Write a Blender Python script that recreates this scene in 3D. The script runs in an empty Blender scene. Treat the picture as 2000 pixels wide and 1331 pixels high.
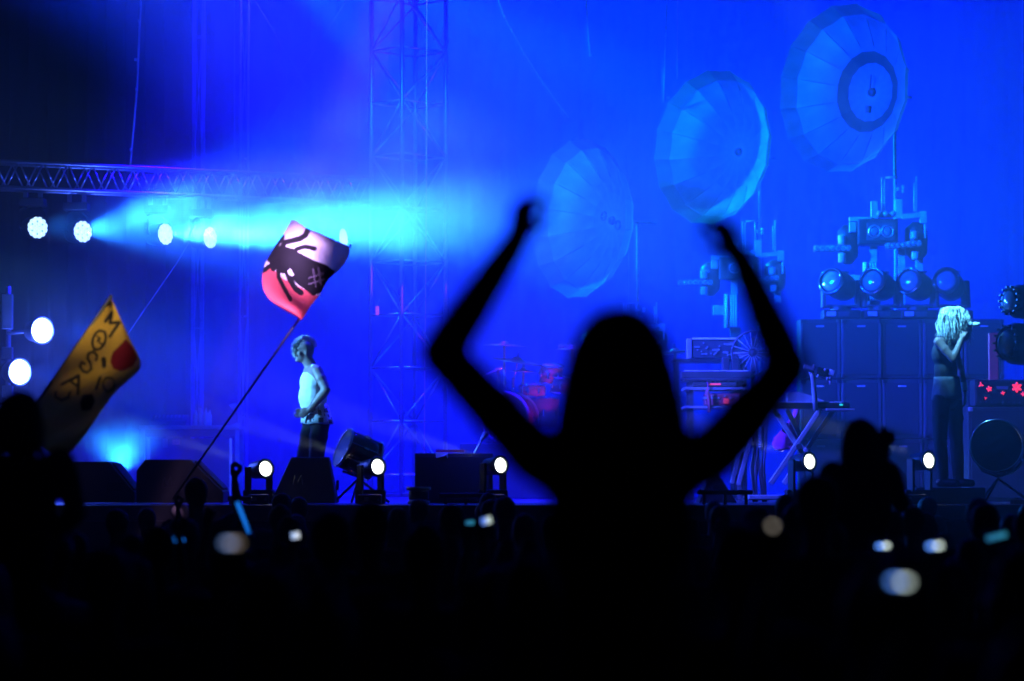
import bpy, bmesh, math, random
from mathutils import Vector, Matrix, Quaternion, noise
V = Vector
random.seed(11)
R = math.radians
sc = bpy.context.scene
COL = sc.collection

# ------------------------------------------------------------------ camera
F = 5550.0                      # focal length in photo pixels (2000 px wide, about 100 mm)
PITCH = math.atan(265 / F)      # the eye level lies at photo row 930
CAMZ = 1.93
CAM = V((0, 0, CAMZ))
cd = bpy.data.cameras.new('camera'); cam = bpy.data.objects.new('camera', cd); COL.objects.link(cam)
cam.location = CAM; cam.rotation_euler = (math.pi / 2 + PITCH, 0, 0)
cd.sensor_width = 36; cd.sensor_fit = 'HORIZONTAL'; cd.lens = F * 36 / 2000
cd.clip_start = 0.1; cd.clip_end = 600
cd.dof.use_dof = True; cd.dof.focus_distance = 31.0; cd.dof.aperture_fstop = 1.55
sc.camera = cam

# ------------------------------------------------------------------ night sky
w = bpy.data.worlds.new('World'); sc.world = w; w.use_nodes = True
nt = w.node_tree; nt.nodes.clear()
sky = nt.nodes.new('ShaderNodeTexSky'); sky.sky_type = 'NISHITA'; sky.sun_disc = False
sky.sun_elevation = R(-12); sky.sun_rotation = R(200)
bgn = nt.nodes.new('ShaderNodeBackground'); bgn.inputs['Strength'].default_value = 0.05
wo = nt.nodes.new('ShaderNodeOutputWorld')
nt.links.new(sky.outputs[0], bgn.inputs[0]); nt.links.new(bgn.outputs[0], wo.inputs['Surface'])

# ------------------------------------------------------------------ render / exposure
sc.view_settings.view_transform = 'Standard'; sc.view_settings.look = 'None'
sc.view_settings.exposure = 0.0; sc.view_settings.gamma = 1.0
sc.render.engine = 'CYCLES'
cy = sc.cycles
cy.use_denoising = True
try: cy.denoiser = 'OPENIMAGEDENOISE'
except Exception: pass
cy.max_bounces = 4; cy.diffuse_bounces = 2; cy.glossy_bounces = 2; cy.transmission_bounces = 4
cy.volume_bounces = 0; cy.transparent_max_bounces = 8
cy.sample_clamp_indirect = 3.0; cy.use_adaptive_sampling = False
cy.caustics_reflective = False; cy.caustics_refractive = False

def P(px, py, Y):
    """point of the world seen at photo pixel (px, py), Y metres down the field"""
    c, s = math.cos(PITCH), math.sin(PITCH)
    a, b = (px - 1000), -(py - 665.5)
    d = V((a, F * c - b * s, F * s + b * c))
    return CAM + d * (Y / d.y)
def M_PX(Y): return Y / F       # metres per photo pixel at depth Y

# ------------------------------------------------------------------ stage lamps
def spot(name, loc, target, power, color, angle, blend=0.4, radius=0.06):
    l = bpy.data.lights.new(name, 'SPOT'); l.energy = power; l.color = color
    l.spot_size = R(angle); l.spot_blend = blend; l.shadow_soft_size = radius
    o = bpy.data.objects.new(name, l); COL.objects.link(o); o.location = loc
    o.rotation_euler = (V(target) - V(loc)).to_track_quat('-Z', 'Y').to_euler()
    return o
BLUE = (0.004, 0.012, 1.0); BLUEV = (0.03, 0.012, 1.0); AZUR = (0.012, 0.12, 1.0); CYAN = (0.016, 0.19, 1.0); WHITE = (0.85, 1.0, 0.92)
# blue washes high in the roof rig, pointing down behind and over the band
for (x, y, z, tx, ty, tz, pw, ang, colr) in [
    (0.8, 43.3, 22, 0.8, 43.3, 2, 520000, 30, (0.0, 0.006, 1)),
    (4.0, 43.3, 22, 4.0, 43.3, 2, 560000, 32, (0.0, 0.004, 1)),
    (7.6, 43.3, 22, 7.4, 43.3, 2, 540000, 32, (0.0, 0.001, 1)),
    (-2.4, 43.3, 22, -2.2, 43.0, 2, 520000, 25, (0.003, 0.001, 1)),
    (-1.6, 34.0, 16.0, -1.6, 34.0, 1.6, 270000, 42, (0.006, 0.0, 1)),
]:
    spot('roof_wash_lamp', (x, y, z), (tx, ty, tz), pw, colr, ang, 0.8, 0.25)
# unseen azure lamps added to brighten dishes, totems and gear: from the front left, and from behind through the dish cloth
spot('added_front_wash', (-8.0, 27.5, 9.0), (4.2, 37, 5.4), 130000, (0.0, 0.025, 1.0), 36, 0.9, 0.25)
for (px, py, Y, pw, g) in ((1118, 430, 38.2, 44000, 0.30), (1370, 290, 39.2, 62000, 0.34), (1620, 180, 36.0, 62000, 0.24)):
    spot('added_rear_lamp', (-4.2, 43.0, 10.4), P(px, py, Y), pw, (0.0, g, 1.0), 16, 0.6, 0.15)
for (px, py, Y, pw) in ((1440, 540, 37.8, 36000), (1712, 480, 35.7, 52000)):
    spot('added_front_lamp', (-8.0, 27.5, 9.0), P(px, py, Y), pw, (0.0, 0.22, 1.0), 9, 0.9, 0.15)
spot('added_front_lamp', (-6.0, 26.0, 9.0), P(1430, 810, 31.5), 56000, (0.03, 0.05, 1.0), 34, 1.0, 0.2)
spot('added_front_wash', (-2.0, 28.0, 11.5), (-1.4, 38.5, 4.5), 36000, (0.0, 0.03, 1.0), 30, 0.9, 0.25)
spot('added_front_lamp', (0.5, 26.5, 11.0), P(1856, 635, 28.9), 52000, (0.10, 0.50, 1.0), 6, 1.0, 0.1)  # one more unseen lamp, added for the singer
# added unseen lamps: one far left for the man, two above for the flags
spot('added_side_lamp', (-12, 27.0, 5.5), P(602, 715, 30.0), 36000, (0.10, 0.44, 1.0), 8, 0.9, 0.1)
spot('added_flag_lamp', (1.5, 18.5, 11.0), P(543, 562, 24.0), 120000, (0.74, 0.42, 1.0), 3.9, 1.0, 0.08)
spot('added_flag_lamp', (0.5, 15.0, 10.0), P(224, 600, 20.0), 6000, (1.0, 0.80, 0.50), 4.6, 1.0, 0.08)
# a small red spot added low among drums and keyboards to redden the kit
spot('added_red_spot', (1.75, 34.3, 1.8), (0.55, 36.0, 3.0), 150, (1.0, 0.03, 0.16), 60, 0.9, 0.05)

# ------------------------------------------------------------------ materials
MATS = {}
def mat(name, col, rough=0.6, metal=0.0, vary=0.25, scale=6.0, bump=0.0, emit=None, strength=0.0, spec=0.5, coat=0.0):
    if name in MATS: return MATS[name]
    m = bpy.data.materials.new(name); m.use_nodes = True; MATS[name] = m
    n = m.node_tree; b = n.nodes['Principled BSDF']
    b.inputs['Roughness'].default_value = rough; b.inputs['Metallic'].default_value = metal
    b.inputs['Specular IOR Level'].default_value = spec; b.inputs['Coat Weight'].default_value = coat
    tc = n.nodes.new('ShaderNodeTexCoord'); nz = n.nodes.new('ShaderNodeTexNoise')
    nz.inputs['Scale'].default_value = scale; nz.inputs['Detail'].default_value = 6
    n.links.new(tc.outputs['Object'], nz.inputs['Vector'])
    rp = n.nodes.new('ShaderNodeValToRGB')
    rp.color_ramp.elements[0].position = 0.3; rp.color_ramp.elements[1].position = 0.72
    rp.color_ramp.elements[0].color = (*[c * (1 - vary) for c in col], 1)
    rp.color_ramp.elements[1].color = (*[min(1, c * (1 + vary)) for c in col], 1)
    n.links.new(nz.outputs['Fac'], rp.inputs['Fac']); n.links.new(rp.outputs['Color'], b.inputs['Base Color'])
    if bump:
        bp = n.nodes.new('ShaderNodeBump'); bp.inputs['Strength'].default_value = bump; bp.inputs['Distance'].default_value = 0.01
        n.links.new(nz.outputs['Fac'], bp.inputs['Height']); n.links.new(bp.outputs['Normal'], b.inputs['Normal'])
    if emit:
        b.inputs['Emission Color'].default_value = (*emit, 1); b.inputs['Emission Strength'].default_value = strength
        m.cycles.emission_sampling = 'NONE'
    return m
def cloth(name, col, trans=0.5, vary=0.15, scale=5.0):
    """thin fabric: diffuse on the near side, light seeping through from behind"""
    if name in MATS: return MATS[name]
    m = bpy.data.materials.new(name); m.use_nodes = True; MATS[name] = m
    n = m.node_tree; n.nodes.clear()
    out = n.nodes.new('ShaderNodeOutputMaterial'); mx = n.nodes.new('ShaderNodeMixShader'); mx.inputs[0].default_value = trans
    d = n.nodes.new('ShaderNodeBsdfDiffuse'); t = n.nodes.new('ShaderNodeBsdfTranslucent')
    tc = n.nodes.new('ShaderNodeTexCoord'); nz = n.nodes.new('ShaderNodeTexNoise'); nz.inputs['Scale'].default_value = scale; nz.inputs['Detail'].default_value = 7
    n.links.new(tc.outputs['Object'], nz.inputs['Vector'])
    rp = n.nodes.new('ShaderNodeValToRGB'); rp.color_ramp.elements[0].position = 0.3; rp.color_ramp.elements[1].position = 0.7
    rp.color_ramp.elements[0].color = (*[c * (1 - vary) for c in col], 1); rp.color_ramp.elements[1].color = (*[min(1, c * (1 + vary)) for c in col], 1)
    n.links.new(nz.outputs['Fac'], rp.inputs['Fac'])
    n.links.new(rp.outputs[0], d.inputs[0]); n.links.new(rp.outputs[0], t.inputs[0])
    n.links.new(d.outputs[0], mx.inputs[1]); n.links.new(t.outputs[0], mx.inputs[2]); n.links.new(mx.outputs[0], out.inputs[0])
    return m
BLACK = mat('black_paint', (0.012, 0.012, 0.014), 0.45, vary=0.4)
BLACKF = mat('black_fabric', (0.008, 0.008, 0.01), 0.95, vary=0.4, spec=0.15)
BLACKG = mat('black_gloss', (0.01, 0.01, 0.012), 0.16, vary=0.3, coat=0.5)
TOLEX = mat('black_vinyl', (0.016, 0.016, 0.02), 0.6, vary=0.4, scale=30, bump=0.2)
GRILLE = mat('grille_cloth', (0.010, 0.010, 0.013), 0.9, vary=0.5, scale=60, bump=0.3)
ALU = mat('aluminium', (0.55, 0.56, 0.58), 0.38, 1.0, vary=0.15)
CHROME = mat('chrome', (0.75, 0.76, 0.78), 0.12, 1.0, vary=0.08)
GREYP = mat('grey_paint', (0.30, 0.31, 0.33), 0.55, vary=0.2)
PALEP = mat('pale_paint', (0.26, 0.30, 0.31), 0.6, vary=0.35, scale=9)
DGREY = mat('dark_grey', (0.05, 0.05, 0.056), 0.5, vary=0.35)
SKIN = mat('skin', (0.24, 0.15, 0.13), 0.5, vary=0.12, scale=10)
SKIND = mat('skin_dim', (0.35, 0.22, 0.16), 0.6, vary=0.12)
RED = mat('red_lacquer', (0.42, 0.02, 0.03), 0.3, vary=0.3)
GLASS = mat('dark_glass', (0.01, 0.012, 0.016), 0.05, vary=0.1, coat=1.0)
WOOD = mat('deck_board', (0.03, 0.03, 0.034), 0.42, vary=0.4, scale=3)

# ------------------------------------------------------------------ mesh builder
class MB:
    def __init__(s): s.v = []; s.f = []; s.mi = []
    def add(s, vs, fs, mi=0):
        o = len(s.v); s.v += [V(p) for p in vs]; s.f += [tuple(i + o for i in f) for f in fs]; s.mi += [mi] * len(fs); return s
    def box(s, c, size, rot=None, mi=0):
        c = V(c); x, y, z = [k / 2 for k in size]
        ps = [V((i * x, j * y, k * z)) for k in (-1, 1) for j in (-1, 1) for i in (-1, 1)]
        if rot is not None: ps = [rot @ p for p in ps]
        return s.add([c + p for p in ps], [(0, 2, 3, 1), (4, 5, 7, 6), (0, 1, 5, 4), (2, 6, 7, 3), (0, 4, 6, 2), (1, 3, 7, 5)], mi)
    def cyl(s, a, b, r0, r1=None, n=12, mi=0, cap=True):
        a, b = V(a), V(b); r1 = r0 if r1 is None else r1
        d = (b - a).normalized(); q = d.to_track_quat('Z', 'Y')
        vs = []
        for (p, r) in ((a, r0), (b, r1)):
            vs += [p + q @ V((r * math.cos(2 * math.pi * i / n), r * math.sin(2 * math.pi * i / n), 0)) for i in range(n)]
        fs = [(i, (i + 1) % n, n + (i + 1) % n, n + i) for i in range(n)]
        if cap: fs += [tuple(reversed(range(n))), tuple(range(n, 2 * n))]
        return s.add(vs, fs, mi)
    def tube(s, pts, r, n=8, mi=0, closed=False):
        pts = [V(p) for p in pts]; m = len(pts); vs = []
        for i, p in enumerate(pts):
            if closed: d = pts[(i + 1) % m] - pts[i - 1]
            else: d = pts[min(i + 1, m - 1)] - pts[max(i - 1, 0)]
            q = d.normalized().to_track_quat('Z', 'Y'); rr = r[i] if isinstance(r, (list, tuple)) else r
            vs += [p + q @ V((rr * math.cos(2 * math.pi * k / n), rr * math.sin(2 * math.pi * k / n), 0)) for k in range(n)]
        fs = []
        for i in range(m if closed else m - 1):
            j = (i + 1) % m
            fs += [(i * n + k, i * n + (k + 1) % n, j * n + (k + 1) % n, j * n + k) for k in range(n)]
        if not closed: fs += [tuple(reversed(range(n))), tuple(range((m - 1) * n, m * n))]
        return s.add(vs, fs, mi)
    def lathe(s, c, axis, prof, n=24, mi=0):
        """prof: list of (radius, distance along the axis)"""
        c = V(c); q = V(axis).normalized().to_track_quat('Z', 'Y'); vs = []
        for (r, h) in prof:
            vs += [c + q @ V((r * math.cos(2 * math.pi * k / n), r * math.sin(2 * math.pi * k / n), h)) for k in range(n)]
        fs = []
        for i in range(len(prof) - 1):
            fs += [(i * n + k, i * n + (k + 1) % n, (i + 1) * n + (k + 1) % n, (i + 1) * n + k) for k in range(n)]
        fs += [tuple(reversed(range(n))), tuple(range((len(prof) - 1) * n, len(prof) * n))]
        return s.add(vs, fs, mi)
    def ring(s, c, axis, rad, r, n=32, k=8, mi=0):
        c = V(c); q = V(axis).normalized().to_track_quat('Z', 'Y')
        return s.tube([c + q @ V((rad * math.cos(2 * math.pi * i / n), rad * math.sin(2 * math.pi * i / n), 0)) for i in range(n)], r, k, mi, True)
    def ell(s, c, rad, rot=None, n=16, m=10, mi=0):
        c = V(c); vs = [V((0, 0, 1))]
        for i in range(1, m):
            t = math.pi * i / m
            vs += [V((math.sin(t) * math.cos(2 * math.pi * k / n), math.sin(t) * math.sin(2 * math.pi * k / n), math.cos(t))) for k in range(n)]
        vs.append(V((0, 0, -1)))
        vs = [V((p.x * rad[0], p.y * rad[1], p.z * rad[2])) for p in vs]
        if rot is not None: vs = [rot @ p for p in vs]
        fs = [(0, 1 + k, 1 + (k + 1) % n) for k in range(n)]
        for i in range(m - 2):
            a, b = 1 + i * n, 1 + (i + 1) * n
            fs += [(a + k, b + k, b + (k + 1) % n, a + (k + 1) % n) for k in range(n)]
        e = len(vs) - 1; a = 1 + (m - 2) * n
        fs += [(a + k, e, a + (k + 1) % n) for k in range(n)]
        return s.add([c + p for p in vs], fs, mi)
    def poly(s, pts, thick, nrm, mi=0):
        """flat outline given as 3D points, extruded along nrm"""
        pts = [V(p) for p in pts]; t = V(nrm) * thick; n = len(pts)
        return s.add(pts + [p + t for p in pts], [tuple(range(n)), tuple(reversed(range(n, 2 * n)))] + [(i, n + i, n + (i + 1) % n, (i + 1) % n) for i in range(n)], mi)
    def mesh(s, name, mats, smooth=False, origin=V((0, 0, 0))):
        me = bpy.data.meshes.new(name); me.from_pydata([p - origin for p in s.v], [], s.f)
        for m in (mats if isinstance(mats, (list, tuple)) else [mats]): me.materials.append(m)
        if any(s.mi): me.polygons.foreach_set('material_index', s.mi)
        if smooth: me.polygons.foreach_set('use_smooth', [True] * len(me.polygons))
        bm = bmesh.new(); bm.from_mesh(me); bmesh.ops.recalc_face_normals(bm, faces=bm.faces); bm.to_mesh(me); bm.free()
        me.update(); return me
    def build(s, name, mats, parent=None, smooth=False, bevel=0.0, at=None):
        o0 = ORG.get(parent.name, V((0, 0, 0))) if parent else (V(at) if at is not None else V((0, 0, 0)))
        o = bpy.data.objects.new(name, s.mesh(name, mats, smooth, o0)); COL.objects.link(o)
        if parent: o.parent = parent; ORG[o.name] = o0
        else: o.location = o0; ORG[o.name] = o0
        if bevel:
            b = o.modifiers.new('bevel', 'BEVEL'); b.width = bevel; b.segments = 2; b.limit_method = 'ANGLE'
        return o
ORG = {}
def tag(o, label, cat, group=None):
    o['label'] = label; o['category'] = cat
    if group: o['group'] = group
    return o
def thing(name, label, cat, loc=(0, 0, 0), group=None):
    o = bpy.data.objects.new(name, None); COL.objects.link(o); o.location = loc; o.empty_display_size = 0.1
    ORG[o.name] = V(loc); return tag(o, label, cat, group)
def struct(o): o['kind'] = 'structure'; return o
def put(name, mesh, parent):
    o = bpy.data.objects.new(name, mesh); COL.objects.link(o); o.parent = parent; ORG[o.name] = ORG.get(parent.name, V((0, 0, 0))); return o
def copy_tree(o, parent=None):
    c = o.copy(); COL.objects.link(c); c.parent = parent
    for ch in list(o.children): copy_tree(ch, c)
    return c
def frame_to(d, up=V((0, 0, 1))):
    """rotation whose -Y axis points along d"""
    return V(d).normalized().to_track_quat('-Y', 'Z')

# ================================================================== SETTING
DECK = 1.65; FRONT = 27.5; BACK = 47.0
struct(MB().add([(-100, -60, 0), (100, -60, 0), (100, 120, 0), (-100, 120, 0)], [(0, 1, 2, 3)]).build('ground', mat('trodden_grass', (0.035, 0.04, 0.02), 0.95, vary=0.4, scale=2)))
struct(MB().box((0, (FRONT + BACK) / 2, DECK - 0.075), (26, BACK - FRONT, 0.15)).build('stage_deck', WOOD))
mb = MB()
n = 220
vs = []; fs = []
for i in range(n + 1):
    x = -12.9 + 25.8 * i / n; y = FRONT + 0.12 + 0.03 * math.sin(i * 0.9) + 0.015 * math.sin(i * 2.3)
    vs += [(x, y, 0.02), (x, y, DECK - 0.155)]
    if i: fs.append((2 * i - 2, 2 * i, 2 * i + 1, 2 * i - 1))
struct(mb.add(vs, fs).build('stage_skirt', BLACKF, smooth=True))

# pleated black backdrop
vs = []; fs = []; nx, nz = 420, 6
for i in range(nx + 1):
    for k in range(nz + 1):
        x = -15 + 30 * i / nx; z = DECK + 0.02 + 13 * k / nz
        y = BACK - 0.55 + 0.10 * math.sin(x * 7.0 + 0.35 * math.sin(x * 1.7) + 0.1 * k) + 0.05 * math.sin(x * 17 + k * 0.25) + 0.12 * math.sin(x * 1.1)
        vs.append((x, y, z))
for i in range(nx):
    for k in range(nz):
        a = i * (nz + 1) + k; fs.append((a, a + nz + 1, a + nz + 2, a + 1))
o = MB().add(vs, fs).build('backdrop_curtain', mat('backdrop_serge', (0.012, 0.012, 0.016), 0.95, vary=0.4, spec=0.1), smooth=True)
tag(o, 'tall black pleated cloth backdrop closing the back of the stage', 'curtain')
# side curtain at the dark left end of the stage
vs = []; fs = []
for i in range(121):
    for k in range(9):
        t = i / 120; z = DECK + 0.02 + 9.5 * k / 8
        vs.append((-7.7 + 3.0 * t + 0.10 * math.sin(i * 0.55 + 0.22 * k), 41.5 - 0.2 * t + 0.13 * math.sin(i * 0.55 + 0.9 + 0.15 * k), z))
for i in range(120):
    for k in range(8):
        a = i * 9 + k; fs.append((a, a + 9, a + 10, a + 1))
o = MB().add(vs, fs).build('side_curtain', mat('leg_serge', (0.009, 0.009, 0.012), 0.9, vary=0.3, spec=0.1), smooth=True)
tag(o, 'dark side curtain with loose folds above the left end of the truss', 'curtain')

# ================================================================== TRUSSES
def brace_mesh(r): return MB().cyl((0, 0, 0), (0, 0, 1), r, n=8).mesh('brace', ALU, True)
BR = {}
def brace(parent, a, b, r):
    if r not in BR: BR[r] = brace_mesh(r)
    a, b = V(a), V(b); o = bpy.data.objects.new('brace', BR[r]); COL.objects.link(o); o.parent = parent
    o0 = ORG[parent.name]; d = b - a
    o.location = a - o0; o.rotation_mode = 'QUATERNION'; o.rotation_quaternion = d.to_track_quat('Z', 'Y'); o.scale = (1, 1, d.length)
def tower(name, label, cx, cy, w, d, z0, z1, step, ph=0.0, rc=0.03, rb=0.014, yaw=0.0):
    t = thing(name, label, 'truss tower', (cx, cy, z0))
    q = Matrix.Rotation(yaw, 3, 'Z')
    cs = [V((cx, cy, 0)) + q @ V((sx * w / 2, sy * d / 2, 0)) for sx, sy in ((-1, -1), (1, -1), (1, 1), (-1, 1))]
    for c in cs:
        MB().cyl((c.x, c.y, z0 + 0.041), (c.x, c.y, z1), rc, n=10).build('chord', ALU, t, True)
    MB().box((cx, cy, z0 + 0.02), (w + 0.3, d + 0.3, 0.04), q).build('base_plate', DGREY, t)
    for f in range(4):
        a, b = cs[f], cs[(f + 1) % 4]
        z = z0 + 0.3; k = f
        while z + step < z1:
            A = V((a.x, a.y, z)); B = V((b.x, b.y, z))
            brace(t, A, B, rb)
            brace(t, A if k % 2 else B, (B if k % 2 else A) + V((0, 0, step)), rb); k += 1; z += step
    return t
# the big tower in the bright haze: chords at photo columns 725, 797, 868 (the fourth just beside the second)
Yt = 38.5
p = P(797, 930, Yt)
tower('truss_tower', 'wide aluminium box truss tower rising through the bright cyan haze', p.x, p.y, 0.80, 0.62, DECK, 11.0, 0.72, yaw=R(44))
p = P(384, 930, 42.6)
tower('truss_tower', 'slim hazy truss tower behind the left horizontal truss', p.x, p.y, 0.14, 0.14, DECK, 11.0, 2.2, rc=0.014, rb=0.006, yaw=R(20))
p = P(474, 930, 43.0)
tower('truss_tower', 'faint truss tower just right of the slim hazy one', p.x, p.y, 0.12, 0.12, DECK, 11.0, 2.4, rc=0.012, rb=0.006, yaw=R(10))
# crossed steel braces between the far towers
for a, b, lb in (((497, 0), (668, 285), 'thin steel brace falling to the right behind the flagpole'), ((690, -20), (492, 292), 'thin steel brace rising to the right behind the flagpole')):
    o = MB().cyl(P(*a, 42.2), P(*b, 42.25 if a[0] < 600 else 42.6), 0.007, n=8).build('brace_rod', DGREY, None, True, at=P(*a, 42.2)); tag(o, lb, 'brace')

# horizontal truss on the left
A0 = P(-60, 312, 34.0); A1 = P(722, 349, 36.2)
dx = (A1 - A0); L = dx.length; ux = dx.normalized(); uy = V((-ux.y, ux.x, 0)).normalized(); uz = ux.cross(uy)
if uz.z < 0: uz = -uz
H = 0.315; Wd = 0.30
t = thing('horizontal_truss', 'horizontal aluminium lattice truss carrying the bright wash lights', 'truss', A0)
rails = [A0 + uy * 0, A0 + uy * Wd, A0 - uz * H, A0 + uy * Wd - uz * H]
for r0 in rails: MB().cyl(r0, r0 + ux * L, 0.024, n=10).build('chord', ALU, t, True)
nb = 17
for side in (0, 1):
    for i in range(nb):
        a = rails[side] + ux * (L * i / nb); b = rails[2 + side] + ux * (L * (i + 0.5) / nb); c = rails[side] + ux * (L * (i + 1) / nb)
        brace(t, a, b, 0.011); brace(t, b, c, 0.011)
for i in range(nb + 1):
    a = rails[0] + ux * (L * i / nb); brace(t, a, a + uy * Wd, 0.011)
    if i < nb:
        b = rails[2] + ux * (L * (i + 0.5) / nb); brace(t, b, b + uy * Wd, 0.011)
def truss_z(px):  # truss underside above photo column px
    k = (px + 60) / 782.0
    return A0 + ux * (L * k) - uz * H + uy * (Wd / 2)

# ================================================================== LED WASH HEADS
LEDM = mat('led_cell_lit', (0.8, 0.9, 1.0), 0.3, emit=(0.62, 0.97, 1.0), strength=1.5)
LENSP = mat('led_lens_plate', (0.3, 0.4, 0.5), 0.3, emit=(0.02, 0.30, 1.0), strength=0.8)
def wash_head(label, px, py, aim, s=1.0, Y=None):
    top = truss_z(px); Y = top.y; c = P(px, py, Y)
    t = thing('wash_light', label, 'stage light', c, 'LED wash lights under the left truss')
    d = (V(aim) - c).normalized()
    R0 = 0.138 * s
    MB().lathe(c - d * 0.26, d, [(0.07, 0), (0.12, 0.03), (R0 * 0.98, 0.10), (R0 * 1.02, 0.24), (R0 * 1.02, 0.262)], 28).build('head', BLACK, t, True)
    MB().lathe(c + d * 0.003, d, [(R0 * 0.94, 0), (R0 * 0.94, 0.012)], 28).build('lens_plate', LENSP, t, True)
    MB().ring(c + d * 0.012, d, R0 * 0.985, 0.012 * s, 30, 6).build('rim', BLACKG, t, True)
    q = d.to_track_quat('Z', 'Y'); cells = [(0, 0)]
    cells += [(0.43 * math.cos(k * math.pi / 3), 0.43 * math.sin(k * math.pi / 3)) for k in range(6)]
    cells += [(0.79 * math.cos((k + 0.5) * math.pi / 6), 0.79 * math.sin((k + 0.5) * math.pi / 6)) for k in range(12)]
    mb = MB()
    for (a, b) in cells: mb.ell(c + q @ V((a * R0, b * R0, 0.017)), (0.030 * s, 0.030 * s, 0.012), q.to_matrix(), 10, 6)
    mb.build('led_cells', LEDM, t, True)
    side = V((d.y, -d.x, 0)).normalized()
    mb = MB()
    for sg in (-1, 1):
        mb.tube([c - d * 0.12 + side * sg * R0 * 0.9, c - d * 0.12 + side * sg * R0 * 1.18, c - d * 0.12 + side * sg * R0 * 1.18 + V((0, 0, 0.2)), c - d * 0.12 + side * sg * R0 * 0.6 + V((0, 0, 0.26))], 0.022, 8)
    mb.build('yoke', BLACK, t, True)
    bc = c - d * 0.12 + V((0, 0, 0.31))
    MB().box(bc, (0.30, 0.26, 0.10)).build('base', BLACK, t, bevel=0.012)
    for sg in (-1, 1): MB().box(V((bc.x + sg * 0.09, bc.y, (bc.z + 0.05 + top.z) / 2)), (0.05, 0.05, max(0.05, top.z - bc.z - 0.05))).build('clamp', ALU, t)
    return c, d
def aimdir(px, py, Y, ang, up=0.0, dist=10):
    c = P(px, py, Y); return c + V((math.sin(R(ang)), -math.cos(R(ang)), up)) * dist
WH = []
for (px, py, ang, up, lb) in [
    (72, 445, 34, -0.05, 'leftmost lit LED wash light hanging from the left truss'),
    (160, 453, 42, 0.0, 'second lit LED wash light from the left under the truss'),
    (321, 458, 53, 0.0, 'third LED wash light under the truss, casting a cyan beam'),
    (408, 465, 57, 0.0, 'fourth LED wash light under the truss, with the brightest cyan beam'),
    (668, 467, 70, 0.06, 'LED wash light half hidden behind the white and red flag')]:
    Y = truss_z(px).y
    WH.append(wash_head(lb, px, py, aimdir(px, py, Y, ang, up)))
for (c, d), pw, sz in zip(WH, (5000, 46000, 36000, 50000, 34000), (26, 34, 23, 23, 44)):
    spot('wash_beam_lamp', c + d * 0.05, c + d * 5, pw, CYAN, sz, 1.0, 0.11)

# ================================================================== SIDE LIGHTS (two white discs on a pole at far left)
WLENS = mat('white_lens_lit', (1, 1, 1), 0.3, emit=(0.78, 0.95, 1.0), strength=9.0)
t = thing('light_pole', 'upright pole at the left edge carrying two round white lamps', 'light pole', P(14, 968, 33.2))
b0 = P(14, 968, 33.2); b0.z = DECK
MB().cyl((b0.x, b0.y, DECK + 0.05), (b0.x, b0.y, P(14, 560, 33.2).z), 0.03, n=10).build('pole', ALU, t, True)
mb = MB(); mb.lathe((b0.x, b0.y, DECK), (0, 0, 1), [(0.35, 0), (0.35, 0.04), (0.05, 0.06)], 20); mb.build('foot', BLACK, t)
for (py) in (600, 632, 690, 765): MB().box(P(15, py, 33.15), (0.12, 0.10, 0.14 if py != 600 else 0.3)).build('clamp', ALU, t, bevel=0.01)
for (px, py, lb) in ((82, 646, 'upper of the two glaring round white lamps at far left'), (38, 727, 'lower of the two glaring round white lamps at far left')):
    c = P(px, py, 33.0); t = thing('side_lamp', lb, 'stage light', c, 'round white lamps at far left')
    d = V((0.70, -0.72, -0.02)).normalized()
    MB().lathe(c - d * 0.25, d, [(0.06, 0), (0.12, 0.05), (0.15, 0.2), (0.155, 0.25)], 28).build('housing', BLACK, t, True)
    MB().lathe(c + d * 0.001, d, [(0.142, 0), (0.12, 0.008), (0.05, 0.014)], 28).build('lens', WLENS, t, True)
    MB().ring(c + d * 0.005, d, 0.158, 0.011, 30, 6).build('rim', BLACK, t, True)
    MB().cyl(c - d * 0.1, P(15, py + 6, 33.17), 0.02).build('bracket', DGREY, t)
    spot('side_lamp_light', c + d * 0.06, c + d * 0.06 + V((8, -2.2, -0.9)), 4200 if py < 700 else 3200, (0.01, 0.08, 1.0), 46, 0.9, 0.1)
    pl = bpy.data.lights.new('side_lamp_glow', 'POINT'); pl.energy = 350; pl.color = (0.04, 0.10, 1.0); pl.shadow_soft_size = 0.05
    po = bpy.data.objects.new('side_lamp_glow', pl); COL.objects.link(po); po.location = c + d * 0.12

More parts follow.
